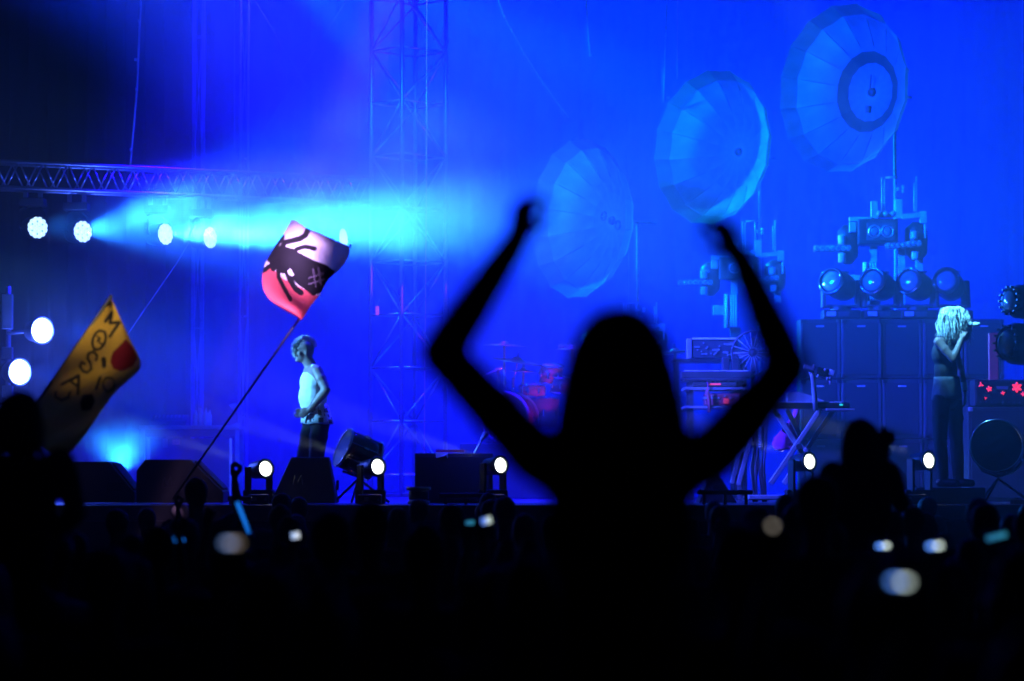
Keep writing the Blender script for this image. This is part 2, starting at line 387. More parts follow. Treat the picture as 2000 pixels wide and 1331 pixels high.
# ================================================================== FLOOR PARS ALONG THE STAGE FRONT
PARL = mat('par_lens_lit', (1, 1, 1), 0.2, emit=(0.95, 1.0, 0.9), strength=7.0)
PARG = mat('par_bezel', (0.18, 0.20, 0.18), 0.35, 0.6)
for (px, py, lb) in [
    (518, 916, 'small lit spotlight on the floor left of the lettered monitor wedge'),
    (737, 912, 'small lit spotlight on the floor under the tilted black drum'),
    (977, 909, 'small lit spotlight right of the big dark stage box'),
    (1580, 902, 'small lit spotlight in front of the crossed keyboard stand'),
    (1813, 900, 'small lit spotlight below the singing woman')]:
    Yp = 28.4; c = P(px, py, Yp); t = thing('floor_spotlight', lb, 'stage light', (c.x, c.y + 0.1, DECK), 'lit floor spotlights along the stage front')
    d = V((0.60, -0.78, 0.08)).normalized()
    MB().lathe(c - d * 0.24, d, [(0.05, 0), (0.085, 0.04), (0.092, 0.2), (0.098, 0.24)], 24).build('can', BLACK, t, True)
    MB().ring(c + d * 0.004, d, 0.088, 0.016, 28, 8).build('bezel', PARG, t, True)
    MB().lathe(c - d * 0.005, d, [(0.078, 0), (0.066, 0.014), (0.03, 0.022)], 24).build('lens', PARL, t, True)
    side = V((-d.y, d.x, 0)).normalized(); m = c - d * 0.12
    for sg in (-1, 1): MB().box((m + side * sg * 0.125) * 1 + V((0, 0, (DECK + 0.12 - m.z) / 2)), (0.03, 0.09, abs(m.z - DECK - 0.12) + 0.06), Matrix.Rotation(math.atan2(side.y, side.x), 3, 'Z')).build('yoke_arm', BLACK, t, bevel=0.008)
    MB().box((m.x, m.y + 0.03, DECK + 0.075), (0.30, 0.26, 0.14)).build('base', BLACK, t, bevel=0.015)
    spot('floor_spotlight_beam', c + V((-0.19, -0.06, 0.07)), c + V((-1.11, -0.18, 0.37)), 1500, (0.75, 0.95, 1.0), 12, 0.5, 0.03)

# glowing floor light behind the left monitors
c = P(238, 905, 30.2); t = thing('uplight', 'floor uplight glowing cyan between the two left monitor wedges', 'stage light', (c.x, c.y, DECK))
MB().lathe((c.x, c.y, DECK + 0.02), (0, 0, 1), [(0.10, 0), (0.11, 0.18), (0.12, 0.2)], 20).build('can', BLACK, t, True)
MB().lathe((c.x, c.y, DECK + 0.222), (0, 0, 1), [(0.105, 0), (0.08, 0.012)], 20).build('lens', LENSP, t, True)
spot('uplight_lamp', (c.x, c.y, DECK + 0.30), (c.x - 0.05, c.y + 0.05, 8), 520, (0.02, 0.30, 1.0), 120, 0.9, 0.08)

# ================================================================== REFLECTOR DISHES
DISHC = cloth('dish_cloth', (0.24, 0.28, 0.28), 0.42, vary=0.62, scale=2.4)
DISHB = cloth('dish_brim_cloth', (0.11, 0.12, 0.125), 0.22, vary=0.3, scale=4)
DISHD = cloth('dish_dark_ring', (0.03, 0.03, 0.04), 0.2)
RIB = mat('dish_rib', (0.08, 0.085, 0.09), 0.5, 0.3)
PROF = [(0.03, 0.60), (0.38, 0.55), (0.53, 0.49), (0.97, 0.19), (1.09, 0.0)]
NS = 16
def dish_protos():
    out = {}
    def sector(i0, i1, name, m, sub=5):
        """one gore between two ribs; local axis -Y is the opening, cloth sags inwards between ribs"""
        vs = []; fs = []; a = math.pi / NS
        (r0, d0), (r1, d1) = PROF[i0], PROF[i1]
        for i in range(sub + 1):
            t = i / sub; r = r0 + (r1 - r0) * t; d = d0 + (d1 - d0) * t
            bul = 0.045 * math.sin(math.pi * t) if i1 - i0 == 1 and i0 == 2 else 0
            for k in range(5):
                u = -a + 2 * a * k / 4; chord = math.cos(a) / math.cos(u)
                sag = 1 - 0.010 * (1 - (u / a) ** 2) * t
                vs.append((r * chord * sag * math.cos(u), d + bul, r * chord * sag * math.sin(u)))
        for i in range(sub):
            for k in range(4): fs.append((i * 5 + k, i * 5 + k + 1, i * 5 + k + 6, i * 5 + k + 5))
        return MB().add(vs, fs).mesh(name, m, True)
    out['centre'] = sector(0, 1, 'centre_panel', DISHC, 3); out['ring'] = sector(1, 2, 'ring_panel', DISHC, 2); out['ringd'] = sector(1, 2, 'ring_panel', DISHD, 2)
    out['gore'] = sector(2, 3, 'gore', DISHC, 6); out['brim'] = sector(3, 4, 'brim_panel', DISHB, 2)
    a = math.pi / NS
    out['rib'] = MB().tube([((r + 0.004) * math.cos(a), d + 0.012 + (0.0), (r + 0.004) * math.sin(a)) for r, d in PROF], 0.0055, 6).mesh('rib', RIB, True)
    return out
DP = dish_protos()
def dish(label, px, py, Y, ang, tilt, mast_px, mast_bot, dark, spots=False, roll=0.0):
    c = P(px, py, Y)
    t = thing('reflector_dish', label, 'reflector dish', c, 'sixteen-sided umbrella dishes above the stage')
    q = Quaternion((0, 0, 1), R(-ang)) @ Quaternion((1, 0, 0), R(-tilt)) @ Quaternion((0, 1, 0), roll)
    for i in range(NS):
        qr = q @ Quaternion((0, 1, 0), 2 * math.pi * i / NS)
        for key, nm in (('centre', 'centre_panel'), ('ringd' if dark else 'ring', 'ring_panel'), ('gore', 'gore'), ('brim', 'brim_panel'), ('rib', 'rib')):
            o = put(nm, DP[key], t); o.rotation_mode = 'QUATERNION'; o.rotation_quaternion = qr
    hub = c + q @ V((0, 0.6, 0)); ax = q @ V((0, 1, 0))
    MB().lathe(hub - ax * 0.05, ax, [(0.05, 0), (0.06, 0.03), (0.06, 0.10), (0.03, 0.14)], 16).build('hub', BLACK, t, True)
    MB().cyl(hub + ax * 0.09, hub + ax * 0.75, 0.028, 0.016, n=10).build('shaft', PALEP, t, True)
    if spots:
        for dv in (-0.16, 0.16):
            MB().ring(c + q @ V((dv, 0.56, 0.07 * (1 if dv < 0 else -1))), ax, 0.055, 0.018, 16, 6).build('grommet', DGREY, t, True)
    elif dark:
        MB().box(c + q @ V((-0.02, 0.55, -0.22)), (0.06, 0.05, 0.09), q.to_matrix()).build('control_box', BLACK, t)
        MB().cyl(c + q @ V((0.0, 0.54, 0.02)), c + q @ V((0.05, 0.50, 0.22)), 0.012, n=8).build('arm', DGREY, t)
    mp = hub + ax * 0.42
    bot = P(mast_px, mast_bot, mp.y); top = V((mp.x, mp.y, mp.z))
    MB().tube([V((mp.x, mp.y, DECK + 0.02)), top], 0.021, 8).build('mast', PALEP, t, True)
    return mp
DM = []
DM.append(dish('highest and rightmost dish, with a dark ring around its hub', 1643, 173, 36.0, 49, 0, 1757, 350, True, roll=0.05))
DM.append(dish('middle dish with a brightly lit left half, above the raised right hand', 1387, 288, 39.2, 47, 2, 1483, 470, False, roll=0.12))
DM.append(dish('lowest and leftmost dish, beside the raised left hand', 1128, 427, 38.2, 55, 0, 1228, 560, False, True, roll=0.02))

# ================================================================== LAMP TOTEMS under the dishes
TUBE = mat('tube_lamp_glass', (0.55, 0.75, 0.7), 0.3, vary=0.1)
LENSG = mat('lens_glass', (0.10, 0.14, 0.16), 0.12, vary=0.1, coat=1.0)
def make_totem():
    t = thing('lamp_totem', 'x', 'light tower', (0, 0, 0), 'lamp totems carrying the dishes')
    S = 1 / 154.0
    def pt(px, py, y=0.0): return V(((px - 1710) * S, y, (973 - py) * S))
    def bx(name, x0, x1, y0, y1, dy, m, yo=0.0, bev=0.008, rot=None):
        c = pt((x0 + x1) / 2, (y0 + y1) / 2, yo)
        return MB().box(c, ((x1 - x0) * S, dy, (y1 - y0) * S), rot).build(name, m, t, bevel=bev)
    bx('column', 1700, 1722, 590, 971, 0.14, DGREY, 0.10)
    MB().lathe((0, 0.1, 0), (0, 0, 1), [(0.45, 0.005), (0.45, 0.04), (0.12, 0.06)], 20).build('foot', BLACK, t)
    hb = bx('head_box', 1676, 1754, 432, 482, 0.34, BLACK, 0.02, 0.015)
    for ex in (1708, 1733):
        rg = MB().ring(pt(ex, 457, -0.17), (0, -1, 0), 0.072, 0.014, 24, 8).build('lens_ring', ALU, hb, True)
        MB().lathe(pt(ex, 457, -0.155), (0, -1, 0), [(0.07, 0), (0.05, 0.02), (0.02, 0.03)], 20).build('lens', LENSG, hb, True)
    bx('lens_plate', 1693, 1748, 440, 474, 0.02, DGREY, -0.162, 0.003)
    bx('post', 1703, 1716, 397, 431, 0.09, PALEP, -0.05)
    bx('post', 1750, 1764, 393, 431, 0.09, PALEP, -0.05)
    bx('post', 1756, 1769, 483, 600, 0.09, PALEP, -0.02)
    bx('bracket', 1660, 1703, 428, 437, 0.08, PALEP, -0.09)
    bx('bracket', 1660, 1673, 438, 458, 0.08, PALEP, -0.09)
    rt = Matrix.Rotation(R(6), 3, 'Y').inverted()
    bx('bracket', 1762, 1798, 421, 431, 0.08, PALEP, -0.09, rot=Matrix.Rotation(R(-6), 3, 'Y'))
    bx('bracket', 1797, 1810, 417, 440, 0.08, PALEP, -0.09)
    bx('bracket', 1805, 1809, 441, 470, 0.05, PALEP, -0.09)
    bx('crossbar', 1712, 1750, 418, 427, 0.08, PALEP, 0.02)
    for k in range(3): MB().ell(pt(1718 + k * 14, 421, -0.08), (0.035, 0.035, 0.035)).build('knob', PALEP, t, True)
    bx('neck', 1702, 1716, 483, 515, 0.10, PALEP, 0.02)
    for (x0, x1, y, rz) in ((1590, 1662, 490, 0), (1728, 1798, 483, -5)):
        bar = MB(); c = pt((x0 + x1) / 2, y, -0.16); q = Matrix.Rotation(R(rz), 3, 'Y')
        bar.box(c, ((x1 - x0) * S, 0.10, 13 * S), q)
        b = bar.build('led_bar', DGREY, t, bevel=0.008)
        for k in range(7):
            cc = c + q @ V((((k + 0.5) / 7 - 0.5) * (x1 - x0) * S, -0.052, 0))
            MB().ring(cc, (0, -1, 0), 0.027, 0.006, 14, 6).build('cell_ring', PALEP, b, True)
            MB().ell(cc, (0.024, 0.012, 0.024), n=10, m=6).build('cell_lens', LENSG, b, True)
    for (x, y0, y1) in ((1645, 464, 480), (1645, 499, 517), (1785, 456, 471), (1787, 496, 511)):
        MB().lathe(pt(x, y1, -0.14), (0, 0, 1), [(0.048, 0), (0.05, 0.01), (0.05, (y1 - y0) * S - 0.01), (0.046, (y1 - y0) * S)], 16).build('lamp_cylinder', PALEP, t, True)
    for (x, y, r) in ((1660, 478, 0.13), (1793, 473, 0.14)):
        MB().lathe(pt(x, y + 40, 0.06), (0, 0, 1), [(0.05, 0), (r, 0.1), (r * 1.05, 0.3), (r, 0.42), (0.05, 0.5)], 18).build('lamp_shell', BLACK, t, True)
    bx('tube_box', 1698, 1714, 515, 590, 0.09, GREYP, -0.03)
    tb = bx('tube_box', 1686, 1697, 515, 592, 0.05, GREYP, -0.06, 0.004)
    MB().cyl(pt(1691, 591, -0.10), pt(1691, 516, -0.10), 0.026, n=12).build('tube_lamp', TUBE, tb, True)
    for x in (1701, 1706, 1711): MB().cyl(pt(x, 588, -0.085), pt(x, 517, -0.085), 0.012, n=8).build('tube_lamp', TUBE, tb, True)
    for (x, y0, y1) in ((1726, 350, 418), (1731, 352, 418), (1752, 350, 393), (1789, 360, 415), (1793, 347, 418)):
        MB().cyl(pt(x, y1, 0.0), pt(x, y0, 0.0), 0.011, n=8).build('rod', PALEP, t, True)
    MB().cyl(pt(1733, 350, 0.0), pt(1757, 348, 0.0), 0.015, n=8).build('rod', PALEP, t, True)
    for (x, y) in ((1757, 372), (1767, 368), (1767, 376)): MB().ell(pt(x, y, 0.0), (0.022, 0.02, 0.03), n=10, m=6).build('clamp', PALEP, t, True)
    bx('foot_bracket', 1664, 1690, 540, 562, 0.08, PALEP, -0.02)
    bx('foot_bracket', 1790, 1804, 510, 534, 0.08, PALEP, -0.02)
    return t
totem = make_totem()
for i, (px, Y, lb) in enumerate([(1710, 35.75, 'lamp totem rising behind the row of moving heads, twin lenses showing'),
                                 (1437, 37.9, 'lamp totem partly hidden behind the raised right forearm'),
                                 (1204, 37.9, 'lamp totem almost hidden behind the dark head')]):
    o = totem if i == 0 else copy_tree(totem)
    p = P(px, 930, Y); o.location = (p.x, p.y, DECK); o['label'] = lb
    if i == 2: o.scale = (1, 1, 0.64)
    if i == 1: o.scale = (1, 1, 0.91)

# ================================================================== SPEAKER CABINET WALL with moving heads
CW = 0.502; CH = 0.735; CY = 34.8
def make_cab():
    t = thing('speaker_cabinet', 'x', 'speaker cabinet', (0, 0, 0), 'speaker cabinets of the dark wall')
    MB().box((0, 0.2, CH / 2), (CW - 0.006, 0.4, CH - 0.004)).build('body', TOLEX, t, bevel=0.014)
    MB().box((0, -0.006, CH / 2), (CW - 0.10, 0.03, CH - 0.10)).build('grille', GRILLE, t, bevel=0.006)
    for sx in (-1, 1):
        MB().box((sx * (CW / 2 - 0.026), -0.008, CH / 2), (0.03, 0.018, CH - 0.03)).build('edge_strip', DGREY, t, bevel=0.004)
        for sz in (0, 1):
            MB().box((sx * (CW / 2 - 0.03), -0.012, 0.03 + sz * (CH - 0.06)), (0.05, 0.03, 0.05)).build('corner', BLACK, t, bevel=0.01)
    MB().box((0, -0.024, CH - 0.09), (0.10, 0.01, 0.022)).build('badge', GREYP, t, bevel=0.003)
    return t
cab = make_cab(); k = 0
x0 = P(1562, 700, CY).x
rows = ('bottom', 'middle', 'top'); colsn = ('beside the keyboard stand', 'second from the keyboard stand', 'third from the keyboard stand', 'fourth from the keyboard stand, behind the singer', 'at the right end, behind the bass amplifier')
for c_ in range(5):
    for r_ in range(3):
        o = cab if k == 0 else copy_tree(cab)
        o.location = (x0 + CW * (c_ + 0.5), CY + random.uniform(-0.02, 0.02), DECK + CH * r_)
        o.rotation_euler.z = random.uniform(-0.01, 0.01)
        o['label'] = '%s speaker cabinet of the dark wall, column %s' % (rows[r_], colsn[c_]); k += 1
wall_top = DECK + 3 * CH

def make_mover():
    t = thing('moving_head', 'x', 'stage light', (0, 0, 0), 'moving head lights on the cabinet wall')
    MB().box((0, 0.16, 0.05), (0.42, 0.32, 0.10)).build('base', BLACK, t, bevel=0.015)
    MB().box((-0.12, -0.006, 0.055), (0.10, 0.012, 0.05)).build('display', mat('pale_display', (0.5, 0.5, 0.55), 0.4), t)
    MB().box((0.02, -0.004, 0.055), (0.12, 0.01, 0.05)).build('button_panel', DGREY, t)
    MB().cyl((0, 0.16, 0.10), (0, 0.16, 0.14), 0.12, n=20).build('turntable', BLACK, t)
    for sx in (-1, 1):
        MB().poly([(sx * 0.215, 0.07, 0.13), (sx * 0.215, 0.25, 0.13), (sx * 0.215, 0.22, 0.44), (sx * 0.215, 0.10, 0.44)], 0.05, (-sx, 0, 0)).build('yoke_arm', DGREY, t, bevel=0.012)
    MB().box((0, 0.16, 0.15), (0.33, 0.18, 0.03)).build('yoke_bridge', DGREY, t, bevel=0.01)
    d = V((-0.55, -0.80, 0.18)).normalized(); c = V((0, 0.16, 0.38))
    h = MB().lathe(c - d * 0.22, d, [(0.05, 0), (0.12, 0.03), (0.155, 0.12), (0.16, 0.26), (0.145, 0.38), (0.15, 0.40), (0.15, 0.44)], 26).build('head', BLACK, t, True)
    MB().ring(c + d * 0.222, d, 0.142, 0.018, 26, 8).build('lens_rim', BLACKG, h, True)
    MB().lathe(c + d * 0.205, d, [(0.13, 0), (0.1, 0.025), (0.04, 0.036)], 22).build('lens', LENSG, h, True)
    MB().box(c + V((0.05, 0.0, 0.155)), (0.1, 0.16, 0.02)).build('handle', DGREY, h, bevel=0.006)
    return t
mv = make_mover()
for i, (px, lb) in enumerate([(1645, 'leftmost dark moving head light on top of the cabinet wall'), (1725, 'second moving head light from the left on the cabinet wall'),
                              (1797, 'third moving head light on the wall, nearest the totem post'), (1868, 'rightmost moving head light, above the singer')]):
    o = mv if i == 0 else copy_tree(mv)
    o.location = (P(px, 600, CY).x, CY + 0.02, wall_top + 0.005); o['label'] = lb; o.rotation_euler.z = R((0, 4, 2, 16)[i]); o.scale = (1.1,) * 3

# ================================================================== STAGE FRONT: monitor wedges, boxes
def wedge(name, label, px0, px1, ytop, Y, mode, emblem=True):
    """floor monitor. mode 'side': sloping face to the right; mode 'back': back panel towards the audience"""
    a = P(px0, 970, Y); b = P(px1, 970, Y); top = P(px0, ytop, Y).z; h = top - DECK
    t = thing(name, label, 'monitor wedge', ((a.x + b.x) / 2, Y, DECK), 'monitor wedges along the stage front')
    W = b.x - a.x
    if mode == 'side':
        # trapezoid outline in x-z, extruded back: slope falls towards the right
        pts = [(a.x, Y, DECK + 0.01), (b.x, Y, DECK + 0.01), (b.x, Y, DECK + h * 0.28), (a.x + W * 0.62, Y, top), (a.x + W * 0.10, Y, top), (a.x, Y, DECK + h * 0.75)]
        MB().poly(pts, 0.62, (0, 1, 0)).build('cabinet', TOLEX, t, bevel=0.012)
        s0, s1 = V((a.x + W * 0.66, Y, top - h * 0.06)), V((b.x - 0.02, Y, DECK + h * 0.32))
        nr = V((h * 0.72, 0, W * 0.38)).normalized()
        MB().poly([s0 + V((0, 0.04, 0)) + nr * 0.004, s1 + V((0, 0.04, 0)) + nr * 0.004, s1 + V((0, 0.58, 0)) + nr * 0.004, s0 + V((0, 0.58, 0)) + nr * 0.004], 0.016, nr).build('grille', GRILLE, t)
        MB().box((a.x + W * 0.72, Y - 0.006, DECK + h * 0.42), (0.16, 0.014, 0.09)).build('handle_cup', BLACKF, t, bevel=0.01)
        ex, ey = a.x + W * 0.36, Y - 0.003
    else:
        sl = 0.13
        vs = [(a.x - 0.02, Y - 0.1, DECK + 0.01), (b.x + 0.02, Y - 0.1, DECK + 0.01), (b.x - 0.06, Y + sl, top), (a.x + 0.17, Y + sl, top),
              (a.x - 0.02, Y + 0.62, DECK + 0.01), (b.x + 0.02, Y + 0.62, DECK + 0.01), (b.x - 0.06, Y + 0.32, top), (a.x + 0.17, Y + 0.32, top)]
        MB().add(vs, [(0, 1, 2, 3), (5, 4, 7, 6), (0, 3, 7, 4), (1, 5, 6, 2), (3, 2, 6, 7), (0, 4, 5, 1)]).build('cabinet', TOLEX, t, bevel=0.014)
        MB().box((b.x + 0.03, Y + 0.1, DECK + h * 0.4), (0.02, 0.18, 0.1)).build('handle_cup', BLACKF, t, bevel=0.008)
        ex, ey = (a.x + b.x) / 2 - 0.05, Y - 0.1 + (0.1 + sl) * 0.5 - 0.012
    if emblem:
        z = DECK + h * 0.5; mb = MB(); s = 0.055
        strokes = [((-1, -1), (-0.62, 1)), ((-0.62, 1), (-0.1, -0.5)), ((-0.1, -0.5), (0.55, 1)), ((0.55, 1), (0.85, -1)), ((-1, -1), (0.85, -1))]
        for (p, q) in strokes: mb.cyl((ex + p[0] * s, ey - 0.006, z + p[1] * s), (ex + q[0] * s, ey - 0.006, z + q[1] * s), 0.007, n=6)
        mb.build('emblem', mat('emblem_metal', (0.10, 0.10, 0.11), 0.35, 0.6), t)
    return t
wedge('monitor_wedge', 'dark monitor wedge at far left, partly hidden by the crowd', 130, 262, 902, 28.9, 'side', False)
wedge('monitor_wedge', 'dark monitor wedge crossed by the flag pole', 266, 436, 898, 28.7, 'side')
wedge('monitor_wedge', 'monitor wedge with raised letter emblem, in front of the standing man', 533, 652, 893, 28.5, 'back')
t = thing('monitor_wedge', 'small monitor wedge with sloping side at the foot of the keyboard stand', 'monitor wedge', P(1400, 970, 28.9), 'monitor wedges along the stage front')
a = P(1365, 970, 28.9); b = P(1440, 970, 28.9); tz = P(1400, 918, 28.9).z
MB().poly([(a.x, 28.9, DECK + 0.01), (b.x, 28.9, DECK + 0.01), (b.x - 0.22, 28.9, tz), (a.x + 0.12, 28.9, tz)], 0.5, (0, 1, 0)).build('cabinet', TOLEX, t, bevel=0.01)
MB().box((a.x + 0.2, 28.895, DECK + 0.16), (0.10, 0.012, 0.06)).build('handle_cup', BLACKF, t, bevel=0.01)
# big stage wedge lying between singer and left crowd head
t = thing('monitor_wedge', 'low monitor wedge left of the singer\'s feet, face sloping right', 'monitor wedge', P(1770, 970, 29.2), 'monitor wedges along the stage front')
a = P(1700, 970, 29.2); b = P(1800, 970, 29.2); tz = P(1400, 895, 29.2).z
MB().poly([(a.x, 29.2, DECK + 0.01), (b.x + 0.1, 29.2, DECK + 0.01), (b.x - 0.32, 29.2, tz), (a.x, 29.2, tz)], 0.5, (0, 1, 0)).build('cabinet', TOLEX, t, bevel=0.01)
MB().box((a.x + 0.14, 29.195, DECK + 0.2), (0.10, 0.012, 0.06)).build('handle_cup', BLACKF, t, bevel=0.01)

# big dark box
a = P(810, 970, 29.5); b = P(962, 970, 29.5); tz = P(810, 886, 29.5).z
t = thing('subwoofer', 'big dark speaker box at the stage front, right of the tilted drum', 'speaker', ((a.x + b.x) / 2, 29.5, DECK))
MB().box(((a.x + b.x) / 2, 29.8, (DECK + tz) / 2 + 0.005), (b.x - a.x, 0.6, tz - DECK)).build('cabinet', TOLEX, t, bevel=0.012)
MB().box(((a.x + b.x) / 2, 29.494, (DECK + tz) / 2), (b.x - a.x - 0.06, 0.02, tz - DECK - 0.06)).build('grille', GRILLE, t, bevel=0.004)
c = P(880, 884, 29.7)
o = MB().box((c.x, c.y, tz + 0.026), (0.30, 0.22, 0.025)).build('red_folder', RED, at=(c.x, c.y, tz + 0.008)); tag(o, 'flat red folder lying on the big dark speaker box', 'folder')
c = P(862, 890, 29.55)
o = MB().add([(c.x - 0.06, c.y - 0.07, tz + 0.01), (c.x + 0.07, c.y - 0.07, tz + 0.01), (c.x + 0.07, c.y - 0.085, tz - 0.06), (c.x + 0.05, c.y - 0.085, tz - 0.02), (c.x - 0.05, c.y - 0.085, tz - 0.05),
                (c.x - 0.06, c.y + 0.05, tz + 0.012), (c.x + 0.07, c.y + 0.05, tz + 0.012)], [(0, 1, 2, 3, 4), (0, 5, 6, 1)]).build('paper_sheet', mat('pale_paper', (0.5, 0.5, 0.55), 0.8), at=(c.x, c.y, tz))
s_ = o.modifiers.new('thick', 'SOLIDIFY'); s_.thickness = 0.002
tag(o, 'creased pale sheet hanging over the edge of the big dark box', 'paper')
# microphone on a short boom behind the box
c = P(925, 882, 29.9); t = thing('boom_microphone', 'short microphone boom leaning up behind the big dark box', 'microphone', (c.x, 30.2, DECK))
MB().cyl((c.x, 30.2, DECK + 0.03), (c.x, 30.2, c.z - 0.03), 0.012, n=8).build('stand', BLACK, t, True)
MB().lathe((c.x, 30.2, DECK), (0, 0, 1), [(0.13, 0.002), (0.13, 0.02), (0.02, 0.035)], 18).build('foot', BLACK, t)
e = P(938, 862, 29.9); e.y = 30.2
MB().cyl((c.x, 30.2, c.z - 0.03), e, 0.012, n=8).build('boom', GREYP, t, True)
MB().lathe(e, (0.5, 0, 0.8), [(0.014, 0), (0.02, 0.05), (0.028, 0.07), (0.028, 0.11), (0.012, 0.13)], 14).build('microphone', GREYP, t, True)

# low light bars along the lip of the stage
for (x0, x1, py, lb) in ((445, 492, 974, 'short black bar on the stage lip under the raised hand'), (858, 962, 968, 'long black bar on the stage lip in front of the dark box'), (1362, 1470, 962, 'long black bar on the stage lip below the keyboard stand')):
    Yb = 27.75; a = P(x0, py, Yb); b = P(x1, py, Yb)
    t = thing('stage_lip_bar', lb, 'light bar', ((a.x + b.x) / 2, Yb, DECK), 'low black bars along the stage lip')
    MB().box(((a.x + b.x) / 2, Yb, a.z), (b.x - a.x, 0.06, 0.045)).build('bar', BLACK, t, bevel=0.01)
    for k in (0.12, 0.5, 0.88):
        x = a.x + (b.x - a.x) * k; MB().box((x, Yb, (DECK + a.z) / 2 - 0.01), (0.03, 0.04, a.z - DECK - 0.025)).build('foot', BLACK, t)
# cable reels of pale tape near the lip
for (px, py, r, lb) in ((818, 951, 0.10, 'upper pale cable drum on the stage lip left of the dark box'),):
    c = P(px, py, 28.1); t = thing('cable_drum', 'pale cable drum on the stage lip left of the dark box', 'cable drum', (c.x, c.y, DECK))
    MB().lathe((c.x, c.y, DECK + 0.004), (0, 0, 1), [(0.11, 0), (0.11, 0.03), (0.08, 0.04), (0.08, 0.13), (0.12, 0.14), (0.12, 0.17)], 24).build('spool', mat('pale_blue_plastic', (0.35, 0.37, 0.42), 0.5), t, True)
    MB().lathe((c.x, c.y, DECK + 0.05), (0, 0, 1), [(0.095, 0), (0.1, 0.02), (0.1, 0.07), (0.095, 0.085)], 20).build('cable', BLACK, t, True)
for i, (px, py, w_, lb) in enumerate(((505, 975, 0.20, 'small black control box with pale sticker beside the left floor spotlight'), (722, 972, 0.24, 'small black control box with pale sticker under the tilted drum'), (962, 970, 0.26, 'small black control box with pale sticker under the middle floor spotlight'), (1780, 962, 0.3, 'small black control box beside the low wedge near the singer'))):
    c = P(px, py, 28.0); t = thing('control_box', lb, 'control box', (c.x, c.y, DECK), 'small control boxes on the stage lip')
    MB().box((c.x, c.y, DECK + 0.052), (w_, 0.16, 0.10)).build('case', BLACK, t, bevel=0.015)
    MB().box((c.x - 0.03, c.y - 0.082, DECK + 0.055), (0.04, 0.006, 0.04)).build('sticker', GREYP, t)
    MB().ell((c.x + w_ * 0.36, c.y - 0.082, DECK + 0.05), (0.012, 0.01, 0.012), n=10, m=6).build('knob', GREYP, t, True)

# ------------------------------------------------------------------ tilted black drum on a stand
DSH = mat('black_drum_shell', (0.012, 0.012, 0.016), 0.12, vary=0.2, coat=1.0)
def barrel_drum(label, c, ax, r, h, Y, facing=False):
    t = thing('stand_drum', label, 'drum', (c.x, c.y, DECK))
    ax = ax.normalized(); a = c - ax * h / 2
    MB().lathe(a, ax, [(r, 0), (r * 1.01, h * 0.25), (r * 1.01, h * 0.75), (r, h)], 36).build('shell', DSH, t, True)
    q = ax.to_track_quat('Z', 'Y')
    for k, hh in ((0, -0.012), (1, h + 0.012)):
        MB().ring(a + ax * hh, ax, r * 1.03, 0.013, 40, 8).build('hoop', CHROME, t, True)
        MB().lathe(a + ax * (hh - (0.004 if k == 0 else -0.001)), ax, [(r * 1.0, 0), (r * 1.0, 0.004)], 36).build('drum_head', BLACKG, t)
    for k in range(8):
        p = q @ V((math.cos(k * math.pi / 4 + 0.3) * r * 1.04, math.sin(k * math.pi / 4 + 0.3) * r * 1.04, 0))
        MB().cyl(a + p - ax * 0.015, a + p + ax * (h + 0.03), 0.007, n=6).build('tension_rod', CHROME, t, True)
        MB().box(a + p * 0.99 + ax * h * 0.5, (0.03, 0.03, 0.06), q.to_matrix()).build('lug', CHROME, t, bevel=0.006)
    base = V((c.x, c.y, DECK + 0.02))
    j = V((c.x, c.y, max(DECK + 0.2, c.z - r * 1.15)))
    MB().cyl(j, V((c.x, c.y, c.z - r * 0.95)), 0.02, n=8).build('stand_post', CHROME, t, True)
    for k in range(3):
        an = R(90 + 120 * k + 15); f = V((c.x + 0.33 * math.cos(an), c.y + 0.33 * math.sin(an), DECK + 0.015))
        MB().cyl(j + V((0, 0, -0.02)), f, 0.013, n=8).build('stand_leg', DGREY, t, True)
    for sg in (-1, 1):
        MB().tube([j, j + V((sg * 0.16, 0, 0.06)), c + V((sg * r * 0.7, 0, -r * 0.8))], 0.012, 8).build('cradle_arm', DGREY, t, True)
    return t
barrel_drum('glossy black drum with chrome hoops tilted on a stand beside the man', P(700, 888, 29.0), V((-0.80, -0.30, 0.36)), 0.20, 0.33, 29.0)
barrel_drum('glossy black round drum on a stand at right, its head towards the crowd', P(1949, 875, 28.9), V((-0.25, -0.95, 0.10)), 0.255, 0.34, 28.9)

